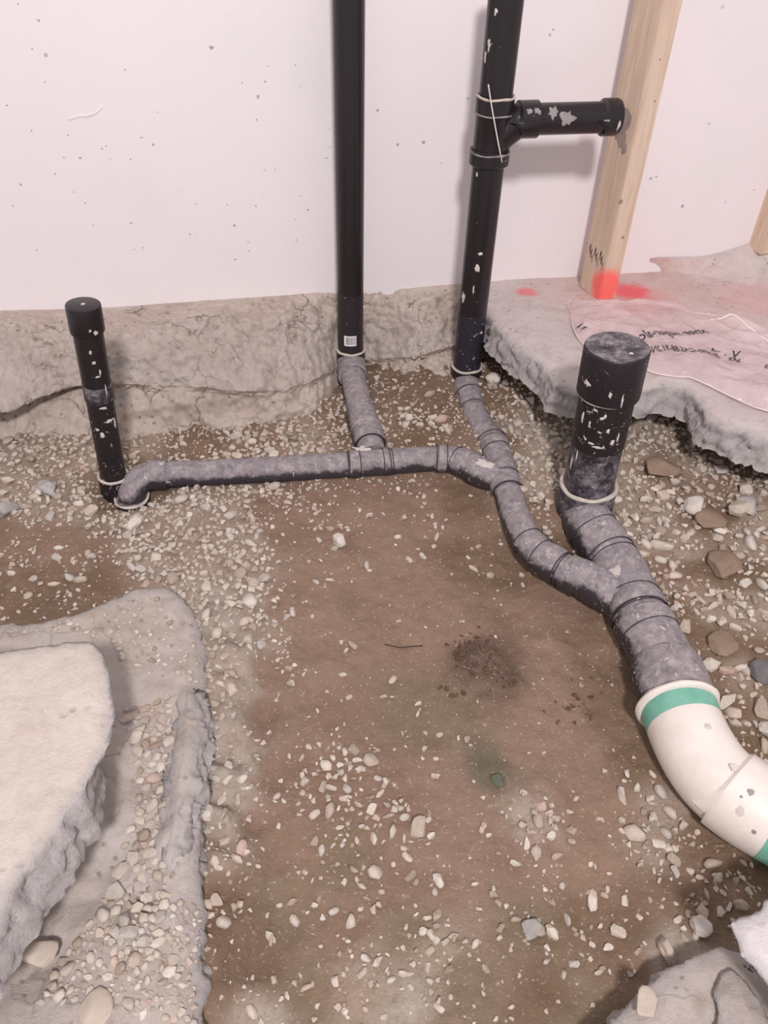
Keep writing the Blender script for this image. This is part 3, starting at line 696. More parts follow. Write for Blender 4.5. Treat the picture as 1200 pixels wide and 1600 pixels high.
seg('pipe', main2, 880, 926, rt*1.03, M['pipe_heavy'])
ringed('coupling', main2, 890, 905, rt*1.15, M['pipe_dusty'])

r3 = px2m(41.5, P(985, 930, -.18))
_b = PY(912, 795, P(915, 775, -.15).y)
main3 = smooth_path([_b+Vector((0, 0, .012)), _b+Vector((.0, -.012, -.008)), P(924, 824, -.170), P(941, 850, -.178), P(965, 886, -.18), P(986, 932, -.18), P(1004, 972, -.18), P(1024, 1010, -.18), P(1043, 1050, -.178), P(1060, 1098, -.176)], 8)
seg('pipe', main3, 900, 1045, r3*.985, M['pipe_heavy'])
seg('elbow', main3, 795, 852, r3*1.0, M['pipe_heavy'])
ringed('coupling', main3, 829, 868, r3*1.04, M['pipe_heavy'])
seg('pipe', main3, 850, 900, r3*.98, M['pipe_heavy'])
ringed('wye_fitting', main3, 876, 956, r3*1.02, M['pipe_heavy'], label='dust-covered wye where the two drain lines meet')
# the wye's side branch
bp_ = [P(893, 897, -.184), P(920, 908, -.182), P(950, 925, -.18), P(985, 945, -.18)]
part('wye_branch', tube_geo(smooth_path(bp_, 5), [rt*1.16, ]*6+[rt*1.22]*10), M['pipe_heavy'], trunk)
pc = P(958, 893, -.1); 
ringed('coupling', main3, 938, 962, r3*1.08, M['pipe_heavy'])
ringed('coupling', main3, 966, 994, r3*1.10, M['pipe_heavy'])
seg('pipe', main3, 985, 1040, r3*1.06, M['pipe_heavy'])
rh = px2m(57, P(1050, 1066, -.178))
t0, t1 = pathpos(main3, 1030), pathpos(main3, 1098); hp = sub(main3, t0, t1); hp = [hp[0], hp[0]]+[hp[0].lerp(hp[-1], k) for k in (.12, .28, .5, .8, 1.0)]
part('reducer', tube_geo(hp, [r3*.9, r3*1.07, rh*.93, rh*1.0, rh*1.0, rh*1.0, rh*.98]), M['pipe_heavy'], trunk, 'wide black adapter hub pushed into the white elbow')
a_, b_ = pathpos(main2, 600), pathpos(main2, 612)
part('glue_ring', torus_geo(sub(main2, pathpos(main2, 770), pathpos(main2, 775))[0], sub(main2, pathpos(main2, 765), pathpos(main2, 775))[-1]-sub(main2, pathpos(main2, 765), pathpos(main2, 775))[0], rt*1.08, .0022), M['scuff'], trunk)

# --- white sewer elbow
white = thing('sewer_elbow', 'white plastic sewer elbow with green bands at lower right', 'pipe fitting', P(1110, 1200, -.23))
wz = -.176
e1 = P(1059, 1104, wz); e2 = P(1073, 1140, wz); e3 = P(1092, 1178, wz-.002); e4 = P(1120, 1216, wz-.004); e5 = P(1162, 1250, wz-.006); e6 = P(1225, 1286, wz-.008); e7 = P(1290, 1318, wz-.01)
wp = smooth_path([e1, e2, e3, e4, e5, e6, e7], 8)
rw = px2m(59, e2)
part('body', tube_geo(sub(wp, 0, .62), [rw*(1.0 if k < .5 else 1.0) for k in np.linspace(0, 1, len(sub(wp, 0, .62)))]), M['white'], white)
h2 = sub(wp, .50, 1.0)
part('outlet_hub', tube_geo([h2[0]]+h2, [rw*.9, rw*1.04]+[rw*1.09]*(len(h2)-1)), M['white'], white)
rim = sub(wp, 0.0, .03)
part('rim', torus_geo(e1, e2-e1, rw*1.03, .0062), M['white'], white, 'flared white rim')
g = sub(wp, .025, .125); part('green_band', tube_geo(g, [rw*1.006]*len(g), cap0=False, cap1=False), M['green'], white, 'green painted band below the rim')
g = sub(wp, .735, .86); part('green_band', tube_geo(g, [rw*1.096]*len(g), cap0=False, cap1=False), M['green'], white, 'green band on the outlet hub')
_e = (wp[-1]-wp[-4]).normalized(); part('pipe', tube_geo(*straight(wp[-1]-_e*.02, wp[-1]+_e*.5, rw*.97, 8)), M['white'], white)
def spot(parent, pt, nrm, rad, mat, name, seed):
    n = 11; nrm = nrm.normalized(); u = nrm.orthogonal().normalized(); v = nrm.cross(u)
    vs = [pt+nrm*.0012]
    for i in range(n):
        a = 2*math.pi*i/n; k = rad*(1+.5*noise.noise(Vector((math.cos(a)*2+seed, math.sin(a)*2, seed))))
        vs.append(pt+u*k*math.cos(a)+v*k*math.sin(a)-nrm*.0008)
    return part(name, (vs, [(0, 1+i, 1+(i+1) % n) for i in range(n)]), mat, parent, sharp=False)
def near_surface(px, py, path, r):
    """where the sight line first meets a tube"""
    d = ray(px, py).normalized(); best = None
    for s in np.arange(.6, 2.4, .0012):
        q = CAMP+d*float(s)
        dm = min(range(len(path)), key=lambda i: (path[i]-q).length)
        if (path[dm]-q).length < r: return q, (q-path[dm])
    return None, None
for (a, b, rad, sd, mt) in [(1172, 1237, .0095, 1, 'scuff'), (1147, 1198, .006, 2, 'mortar'), (1158, 1245, .003, 3, 'scuff'), (1106, 1134, .006, 4, 'mortar'), (1178, 1300, .006, 5, 'scuff'), (1156, 1268, .008, 6, 'mortar')]:
    q, nn_ = near_surface(a, b, wp, rw*(1.09 if a > 1140 else 1.0)+.0006)
    if q is not None: spot(white, q, nn_, rad, M[mt], 'dirt_patch', sd)

# --- horizontal run
run = smooth_path([P(226, 748, -.192), P(250, 742, -.19), P(300, 740, -.19), P(400, 735, -.19), P(505, 729, -.19), P(575, 724, -.19), P(640, 719, -.19), P(690, 717, -.19), P(722, 722, -.19), P(748, 738, -.19), P(785, 752, -.19)], 6)
rr_ = px2m(20.3, P(400, 735, -.19))
hr = thing('drain_pipe', 'long grey dusty horizontal pipe crossing from the left elbow to the winding drain line', 'pipe', P(400, 735, -.22))
def xpos(path, px):
    L_ = [0]
    for a, b in zip(path, path[1:]): L_.append(L_[-1]+(b-a).length)
    c_ = [600+F_PX*((q := R3.transposed() @ (p-CAMP)).x/-q.z) for p in path]
    for i in range(len(path)-1):
        if (c_[i]-px)*(c_[i+1]-px) <= 0: return (L_[i]+(L_[i+1]-L_[i])*abs(px-c_[i])/max(1e-9, abs(c_[i+1]-c_[i])))/L_[-1]
    return 1. if px > 700 else 0.
def hseg(name, x0, x1, r, mat, bev=True, label=None):
    pp = sub(run, xpos(run, x0), xpos(run, x1))
    if len(pp) < 4: pp = [pp[0].lerp(pp[-1], i/4) for i in range(5)]
    if bev: SEAM_SHADES.append((pp[0], pp[1]-pp[0], r, hr)); SEAM_SHADES.append((pp[-1], pp[-1]-pp[-2], r, hr))
    if bev: rr = [r*.9, r-.0018]+[r]*(len(pp)-2)+[r-.0018, r*.9]; pp = [pp[0]]+pp+[pp[-1]]
    else: rr = [r]*len(pp)
    return part(name, tube_geo(pp, rr), mat, hr, label)
hseg('pipe', 236, 552, rr_, M['pipe_dusty'], False)
hseg('wye_fitting', 545, 612, rr_*1.05, M['pipe_dusty'])
hseg('hub', 543, 562, rr_*1.12, M['pipe_dusty'])
hseg('pipe', 600, 690, rr_, M['pipe_dusty'], False)
hseg('hub', 598, 608, rr_*1.08, M['pipe_dusty'])
hseg('elbow', 682, 738, rr_*1.09, M['pipe_heavy'])
hseg('coupling', 682, 698, rr_*1.14, M['pipe_grey'])
hseg('coupling', 712, 733, rr_*1.17, M['pipe_dusty'])
hseg('pipe', 728, 785, rr_*1.18, M['pipe_heavy'], False)
# elbow at the left end dropping into a hub in the gravel
el = smooth_path([P(262, 742, -.19), P(240, 743, -.19), P(222, 748, -.192), P(210, 762, -.20), P(207, 775, -.215), P(207, 785, -.24), P(207, 795, -.27)], 6)
part('elbow', tube_geo(el, [rr_*1.07]*len(el)), M['pipe_heavy'], hr, 'left elbow turning down into the gravel')
part('coupling', collar(P(262, 741.5, -.19), P(233, 743, -.19), rr_*1.14), M['pipe_heavy'], hr)
hb = P(206, 776, -.215); part('glue_ring', torus_geo(hb, Vector((0, -.1, 1)), rr_*1.22, .003, .003), M['glue'], hr, 'pale ring of dried glue')
part('hub', collar(hb-Vector((0, 0, .06)), hb, rr_*1.27), M['pipe_speck'], hr)
c = run[int(len(run)*.55)]
smear(hr, P(565, 716, -.19), WT, rr_*1.05, (0, Vector((0, -.3, 1))), .018, .012, M['mortar'], 'mortar_smear', seed=21)
c = P(757, 741, -.19); smear(trunk, c, P(785, 752, -.19)-c, rr_*1.19, (0, Vector((0, -.2, 1))), .022, .014, M['mortar'], 'mortar_smear', seed=22)
q, nn_ = near_surface(958, 893, main3, r3*1.03)
if q is not None: spot(trunk, q, nn_, .016, M['mortar'], 'mortar_smear', 31)

for c_, ax_, r_, par_ in SEAM_SHADES: part('seam_shade_glue', torus_geo(c_, ax_, r_*.982, .0010), M['seam_shade_glue'], par_)  # thin dark rings paint in the shadow line at each fitting's ends

# --- slender capped riser at left
Yl = P(177, 745, -.18).y
lb = PY(180, 760, Yl); lt = PY(130, 478, Yl); rl = px2m(20.5, PY(165, 680, Yl))
rise = thing('capped_riser', 'slender leaning black capped pipe standing in gravel at left', 'pipe', lb)
al = (lt-lb).normalized(); Ll = lambda py: on(lb, lt, py, Yl)
part('pipe', tube_geo(*straight(lb, Ll(560), rl*.98, 6)), M['pipe_speck'], rise)
part('pipe', tube_geo(*straight(Ll(604), Ll(500), rl*1.02, 6)), M['pipe_black'], rise, 'clean black upper length')
part('sleeve', tube_geo([Ll(622), Ll(598)], [rl*1.05, rl*1.05]), M['pipe_mid'], rise, 'bluish dusty band')
ct = lt + al*.004; cb = Ll(517); rc = rl*1.17
part('cap', tube_geo([cb, cb, cb+al*.003, ct-al*.004, ct-al*.001, ct], [rl, rc*.97, rc, rc, rc*.97, rc*.9]), M['pipe_black'], rise, 'flat black end cap')
gl = Ll(742); part('glue_ring', torus_geo(gl, al, rl*1.12, .003, .003), M['glue'], rise, 'pale ring of dried glue')
part('hub', collar(gl-al*.06, gl, rl*1.18), M['pipe_speck'], rise)
for (py, da, la, lt_, sd) in [(540, -.1, .004, .002, 1), (556, .0, .003, .004, 2), (572, .3, .007, .002, 3), (578, .1, .002, .006, 4), (648, .4, .003, .010, 5), (655, .8, .009, .003, 6), (668, -.3, .006, .005, 7), (660, -.6, .003, .004, 8), (510, .4, .004, .004, 9), (505, .1, .003, .002, 10), (627, .1, .003, .006, 11), (600, .5, .012, .0015, 12)]:
    c = Ll(py); tc = CAMP-c; ang = math.atan2(tc.y, tc.x)+da
    smear(rise, c, al, (rc if py < 516 else rl*1.05 if 597 < py < 623 else rl*1.02)*1.003, (0, Vector((math.cos(ang), math.sin(ang), 0))), la, lt_, M['mortar'], 'mortar_splash', seed=sd+40)
spot(rise, ct+al*.0005, al, .0045, M['mortar'], 'mortar_splash', 77)

# --- big capped riser at right
Yb = P(915, 775, -.15).y
bb = PY(913, 790, Yb); bt = PY(965, 541, Yb); rb = px2m(40.0, PY(935, 690, Yb))
big = thing('capped_riser', 'thick black capped riser in front of the floor slab at right', 'pipe', bb)
ab = (bt-bb).normalized(); Lb = lambda py: on(bb, bt, py, Yb)
part('pipe', tube_geo(*straight(Lb(690), Lb(580), rb*1.03, 6)), M['pipe_speck'], big, 'black upper length with white splashes')
part('pipe', tube_geo(*straight(bb, Lb(683), rb*1.0, 6)), M['pipe_mid'], big, 'bluish dusty lower length')
cb = Lb(613); ct = bt; rc = rb*1.17
part('cap', tube_geo([cb, cb, cb+ab*.003, ct-ab*.006, ct-ab*.002, ct, ct], [rb, rc*.98, rc, rc, rc*.985, rc*.95, rc*.5]), pipe_mat('cap_plastic', .40, .45, base='241e22', dustcol='6e686c'), big, 'flat scuffed black end cap')
part('seam_shade_glue', torus_geo(Lb(613), ab, rb*1.10, .0018, .002), M['glue'], big)
gl = Lb(757); part('glue_ring', torus_geo(gl, ab, rb*1.10, .0042, .004), M['glue'], big, 'thick pale ring of dried glue')
part('hub', collar(gl-ab*.065, gl, rb*1.15), M['pipe_mid'], big)
for (py, da, la, lt_, sd) in [(640, -.75, .012, .003, 1), (650, .30, .005, .003, 2), (632, .0, .003, .004, 3), (668, .55, .006, .004, 4), (602, .5, .012, .0018, 5), (585, -.7, .006, .008, 6), (592, .1, .006, .003, 7), (628, .1, .005, .0025, 8), (672, -.2, .003, .006, 9), (645, -.4, .007, .002, 12), (676, .05, .003, .008, 13), (662, .75, .010, .002, 14), (622, -.3, .002, .005, 15), (700, -.7, .012, .002, 10), (716, -.95, .016, .003, 11)]:
    c = Lb(py); tc = CAMP-c; ang = math.atan2(tc.y, tc.x)+da
    smear(big, c, ab, (rc if py < 612 else rb*1.03 if py < 685 else rb)*1.003, (0, Vector((math.cos(ang), math.sin(ang), 0))), la, lt_, M['mortar'], 'mortar_splash', seed=sd+60)
spot(big, ct+ab*.0006+Vector((.018, -.025, 0)), ab, .006, M['mortar'], 'mortar_splash', 78)
spot(big, ct+ab*.0006+Vector((-.010, .012, 0)), ab, .007, M['scuff'], 'scuff_mark', 79)

# ------------------------------------------------------------------ timber studs
def box_on(name, fl_, wv, d, z0, z1, mat, label, group=None):
    org = Vector((fl_.x, fl_.y, z0)); base = [Vector((0, 0, 0)), wv, wv+d, d]; bev = .002; up = Vector((0, 0, z1-z0))
    bm = bmesh.new(); lo = [bm.verts.new(p) for p in base]; hi = [bm.verts.new(p+up) for p in base]
    bm.faces.new(lo[::-1]); bm.faces.new(hi)
    for i in range(4): bm.faces.new((lo[i], lo[(i+1) % 4], hi[(i+1) % 4], hi[i]))
    bmesh.ops.bevel(bm, geom=[e for e in bm.edges], offset=bev, segments=2, affect='EDGES')
    bmesh.ops.recalc_face_normals(bm, faces=bm.faces)
    me = bpy.data.meshes.new(name); bm.to_mesh(me); bm.free(); o = obj(name, me, mat); o.location = org; o.matrix_world = Matrix.Translation(org)
    tag(o, label, 'wood stud', group); return o
# narrow face seen from (942,440) to (975,425); its left side recedes to the wall
sYf = 1.79
s_l = PY(941, 442, sYf); s_r = PY(976, 425, sYf+.012)
s_back = PY(915, 437, 1.0); 
_rot = Matrix.Rotation(math.radians(11), 3, 'Z'); dv = _rot @ (WN*-.089); wv = (_rot @ WT)*.049
fl = Vector((s_l.x, s_l.y, 0)); 
stud = box_on('wood_stud', fl, wv, dv, .0, 1.6, M['wood'], 'tall rough pine stud with red spray paint at its foot')
# rotate nothing: the long side faces the pipes; grey mud smear and stamp on that side
def side_pt(t, z): return fl+dv*t-wv.normalized()*.0008+Vector((0, 0, z))
def side_patch(t, z, rad, h, mat, name, seed):
    n = 12; vs = [side_pt(t, z)-wv.normalized()*.001]
    for i in range(n):
        a = 2*math.pi*i/n; k = 1+.6*noise.noise(Vector((math.cos(a)*2+seed, math.sin(a)*2, seed)))
        vs.append(side_pt(t+rad*k*math.cos(a)/.089, z+h*k*math.sin(a)))
    o = part(name, (vs, [(0, 1+(i+1) % n, 1+i) for i in range(n)]), mat, stud, sharp=False); return o
def zat(px, py):
    r = ray(px, py); return (CAMP+r*((fl-CAMP).dot(wv)/r.dot(wv)))
def tz(px, py):
    q = zat(px, py); return (q-fl).dot(dv.normalized())/.089, q.z
for (a, b, r_, h_, sd) in [(978, 188, .018, .022, 1), (972, 215, .014, .022, 2), (966, 205, .012, .018, 3), (975, 232, .008, .012, 4)]:
    t_, z_ = tz(a, b); 
    t_ = max(.15, min(.85, t_)); side_patch(t_, z_, r_, h_, M['putty'], 'mud_smear', sd)
for k in range(9):        # worn grade stamp near the foot
    t_ = .12+.085*k; z_ = .075+.01*((k*7) % 3)
    vs = [side_pt(t_, z_), side_pt(t_+.02, z_), side_pt(t_+.02, z_+.022), side_pt(t_, z_+.022), side_pt(t_+.05, z_+.011), side_pt(t_+.05, z_+.015)]
    part('stamp_stroke', (vs, [(0, 3, 2, 1), (1, 2, 5, 4)]), M['ink'] if k % 3 else M['putty'], stud, sharp=False)
for (a, b, r_) in [(970, 315, .0055), (973, 371, .004), (1023, 158, .0022), (1031, 93, .002)]:
    fn = -dv.normalized(); r0 = ray(a, b); q = CAMP+r0*((fl-CAMP).dot(fn)/r0.dot(fn)); wu = wv.normalized()
    vs = [q+fn*.0006]+[q+fn*.0005+wu*r_*math.cos(i*.7)+Vector((0, 0, 1))*r_*math.sin(i*.7) for i in range(9)]
    part('nail_hole' if r_ < .003 else 'knot', (vs, [(0, 1+i, 1+(i+1) % 9) for i in range(9)]), M['putty'], stud, sharp=False)
q2 = P(1192, 387, .07)
stud2 = box_on('wood_stud', q2, wv, dv*.6, q2.z-.02, 1.5, M['wood2'], 'pine stud at the right edge of the picture')

# ------------------------------------------------------------------ plastic bag with mirrored print
BAG = [(888,476),(893,468),(940,469),(990,468),(1040,469),(1062,472),(1080,482),(1112,489),(1150,494),(1200,515),(1260,540),(1330,600),(1260,640),(1200,640),(1150,620),(1110,600),(1080,586),(1060,584),(1020,578),(985,560),(950,548),(920,540),(902,522),(894,500)]
bagp = [P(a, b, .012) for a, b in BAG]
def baght(x, y):
    n = fbm(x*9+2, y*9, .5, 3); n2 = noise.noise(Vector((x*22+y*9, y*26-x*6, 2.)))
    return .018+.010*n+\
        .003*n2+.006*abs(math.sin(x*21+y*13))+.012*(1-abs(noise.noise(Vector((x*11+y*7, y*9-x*3, 7.))))*2)**3*.5
pl = np.array([p[:2] for p in bagp]); 
def inside(x, y):
    c = False; n = len(pl); j = n-1
    for i in range(n):
        if (pl[i][1] > y) != (pl[j][1] > y) and x < (pl[j][0]-pl[i][0])*(y-pl[i][1])/(pl[j][1]-pl[i][1])+pl[i][0]: c = not c
        j = i
    return c
bm = bmesh.new(); verts = [bm.verts.new((p[0], p[1], 0)) for p in pl]; f_ = bm.faces.new(verts)
bmesh.ops.triangulate(bm, faces=[f_]); bmesh.ops.subdivide_edges(bm, edges=bm.edges, cuts=1)
for _ in range(5):
    long_ = [e for e in bm.edges if e.calc_length() > .010]
    if not long_: break
    bmesh.ops.subdivide_edges(bm, edges=long_, cuts=1); bmesh.ops.triangulate(bm, faces=[f for f in bm.faces if len(f.verts) > 3])
bverts = [v for v in bm.verts if v.is_boundary]; bset = set(bverts)
edge_pts = np.array([v.co[:2] for v in bverts])
for v in bm.verts:
    d = np.min(np.hypot(edge_pts[:, 0]-v.co.x, edge_pts[:, 1]-v.co.y)); k = min(1, d/.03)
    v.co.z = baght(v.co.x, v.co.y)*(.30+.70*k**.6)
bmesh.ops.recalc_face_normals(bm, faces=bm.faces)
me = bpy.data.meshes.new('bag_film'); bm.to_mesh(me); bm.free(); me.polygons.foreach_set('use_smooth', [True]*len(me.polygons))
t = NT('clear_pink_film'); v = t.coord('World')
tr = t.add('ShaderNodeBsdfTransparent'); tr.inputs[0].default_value = (1, .95, .955, 1)
t.b.inputs['Base Color'].default_value = lin('f3dcdd'); t.b.inputs['Roughness'].default_value = .16; t.b.inputs['Specular IOR Level'].default_value = .6
t.link(t.bump(t.noise(v, 26, 4, .6, 1.0), .5, .02), t.b.inputs['Normal'])
ms = t.add('ShaderNodeMixShader'); t.link(t.ramp(t.noise(v, 8, 3), [(.35, .36), (.7, .62)]), ms.inputs[0]); t.link(tr.outputs[0], ms.inputs[1]); t.link(t.b.outputs[0], ms.inputs[2]); t.link(ms.outputs[0], t.out.inputs[0])
bag = thing('plastic_bag', 'flattened clear pinkish plastic bag with mirrored print on the slab by the stud', 'plastic bag', P(1020, 520, 0))
obj('film', me, t.m, bag)
def bag_text(s, p0, p1, size, curve=0.0):
    c = bpy.data.curves.new('t', 'FONT'); c.body = s; c.size = size; c.resolution_u = 2; c.offset = .0004
    tmp = bpy.data.objects.new('t', c); COL.objects.link(tmp); dg = bpy.context.evaluated_depsgraph_get(); dg.update()
    m = bpy.data.meshes.new_from_object(tmp.evaluated_get(dg)); bpy.data.objects.remove(tmp)
    wd = max(v.co.x for v in m.vertices)-min(v.co.x for v in m.vertices); a = P(*p0, .012); b = P(*p1, .012); u = (b-a); u.z = 0; LL = u.length; u.normalize(); w_ = Vector((-u.y, u.x, 0))
    bm = bmesh.new(); bm.from_mesh(m); bmesh.ops.triangulate(bm, faces=bm.faces)
    for v in bm.verts:
        x = 1-(v.co.x/wd); y = v.co.y
        q = a+u*(x*LL)+w_*(y+curve*math.sin(x*math.pi*1.5)); v.co = Vector((q.x, q.y, baght(q.x, q.y)*1.0+.0022))
    bm.to_mesh(m); bm.free(); o = obj('printed_text', m, M['ink'], bag); return o
bag_text('inner super-alc', (1003, 538), (1106, 529), .044, .006)
bag_text('Bromo-CAS.88-91.2N-1', (1012, 560), (1122, 562), .034, .010)
bag_text('A . or', (1160, 572), (1112, 548), .026)
bag_text('V', (1139, 563), (1152, 566), .042)
bag_text('CAS', (1190, 584), (1212, 590), .018)
bag_text('Z', (906, 524), (917, 519), .022)
_rim = smooth_path([Vector((p.x, p.y, baght(p.x, p.y)*.30+.0006)) for p in bagp], 3)
part('folded_edge', tube_geo(_rim, [.0011]*len(_rim), 6), plain('film_edge', 'f2e2e3', .25, .6), bag)
_fold = smooth_path([Vector((p.x, p.y, baght(p.x, p.y)+.0005)) for p in (P(a, b, .015) for a, b in [(1108, 506), (1125, 504), (1141, 503), (1165, 516), (1190, 530), (1215, 545)])], 4)
part('fold_highlight', tube_geo(_fold, [.0016]*len(_fold), 6), plain('film_highlight', 'f6e6e2', .2, .6), bag)  # pale tube paints the bright highlight along the fold

# ------------------------------------------------------------------ cord, twig
def wire(name, pts, r, mat, label, cat):
    g = tube_geo(pts, [r]*len(pts), 8); me = mesh(name, [p-pts[0] for p in g[0]], g[1]); o = obj(name, me, mat); o.location = pts[0]; return tag(o, label, cat)
wire('cord', smooth_path([PY(763, 132, Ys-.048), PY(768, 165, Ys-.047), PY(776, 210, Ys-.047), PY(781, 236, Ys-.047), PY(785, 257, Ys-.03)], 5), .0012, M['wire'], 'thin white cord hanging across the wye of the stack pipe', 'cord')
tw = [P(601, 1006, -.232), P(625, 1005.5, -.230), P(645, 1004, -.231), P(661, 1003.5, -.232)]
for p in tw: p.z = groundz(p.x, p.y)+.002
wire('twig', tw, .0011, M['twig'], 'short dark straight twig lying on bare mud', 'twig')

# ------------------------------------------------------------------ stones
def hull_template(n, seed, flat=.7, jag=.25):
    r = np.random.default_rng(seed); bm = bmesh.new()
    d = r.normal(size=(n, 3)); d /= np.linalg.norm(d, axis=1)[:, None]
    s = np.array([1, r.uniform(.6, .95), r.uniform(.45, flat)])
    p = np.sign(d)*np.abs(d)**r.uniform(.75, 1.0)*s*(1-jag*r.random((n, 1)))
    for q in p: bm.verts.new(q)
    res = bmesh.ops.convex_hull(bm, input=bm.verts)
    bmesh.ops.delete(bm, geom=[v for v in bm.verts if not v.link_faces], context='VERTS')
    bm.verts.index_update(); vs = [v.co.copy() for v in bm.verts]; fs = [[v.index for v in f.verts] for f in bm.faces]; bm.free()
    return vs, fs
TPL = [hull_template(26, k, jag=.12 if k % 2 else .28) for k in range(16)]
TPS = [hull_template(15, 100+k, flat=.8, jag=.14) for k in range(12)]
SM = []
for k, (vs, fs) in enumerate(TPL):
    me = mesh('stone', vs, fs, smooth=(k % 2 == 1)); me.materials.append(M['stone']); SM.append(me)
def covered(x, y, z):   # keep stones out of pipes and slabs
    p = Vector((x, y, z))
    for path, r in KEEP:
        for q in path:
            if (q.x-x)**2+(q.y-y)**2 < r*r: return True
    return False
KEEP = [(sub(main2, 0, 1), rt*.9), (sub(main3, 0, 1), r3*.9), (sub(wp, 0, 1), rw*.95), (sub(run, 0, 1), rr_*.95), (arm, ra*.9), ([lb], rl*1.2), ([bb], rb*1.3), ([hb], rr_*1.3), ([vb], rv*1.2), ([sb], rs*1.3)]
KP = [(np.array([q[:2] for q in p]), r) for p, r in KEEP]
def blocked(x, y, m=0.0):
    return any(((p[:, 0]-x)**2+(p[:, 1]-y)**2).min() < (r+m)**2 for p, r in KP)
def imgxy(p):
    q = R3.transposed() @ (p-CAMP); return 600+F_PX*q.x/-q.z, 800-F_PX*q.y/-q.z
def toward(poly_px, z):
    return np.array([P(a, b, z)[:2] for a, b in poly_px])
def inpoly(pts, x, y):
    c = False; n = len(pts); j = n-1
    for i in range(n):
        if (pts[i][1] > y) != (pts[j][1] > y) and x < (pts[j][0]-pts[i][0])*(y-pts[i][1])/(pts[j][1]-pts[i][1])+pts[i][0]: c = not c
        j = i
    return c
SOLID = [toward(rp, 0).tolist()+[p[:2] for p in (W0+WT*3.1, W0+WT*1.0)], toward(lp, 0), toward(bp, -.16), toward(dp, -.17), toward(ep, -.07)]
SOLID[0] = [(q[0]+.05, q[1]+.12) for q in SOLID[0]]   # gravel runs on under the undercut slab
def put_stone(parent, x, y, z, s, ar=None, tpl=None, sink=.25, rot=None, label=None):
    o = bpy.data.objects.new('stone', SM[random.randrange(16) if tpl is None else tpl]); COL.objects.link(o); o.parent = parent; o.matrix_parent_inverse = parent.matrix_world.inverted()
    fl_ = random.uniform(.75, 1.0)
    o.location = (x, y, z+s*.6*(.5-sink)); o.rotation_euler = (random.uniform(-.35, .35), random.uniform(-.35, .35), random.uniform(0, 6.28) if rot is None else rot)
    o.scale = (s, s*(ar or 1)*1.0, s*fl_); return o
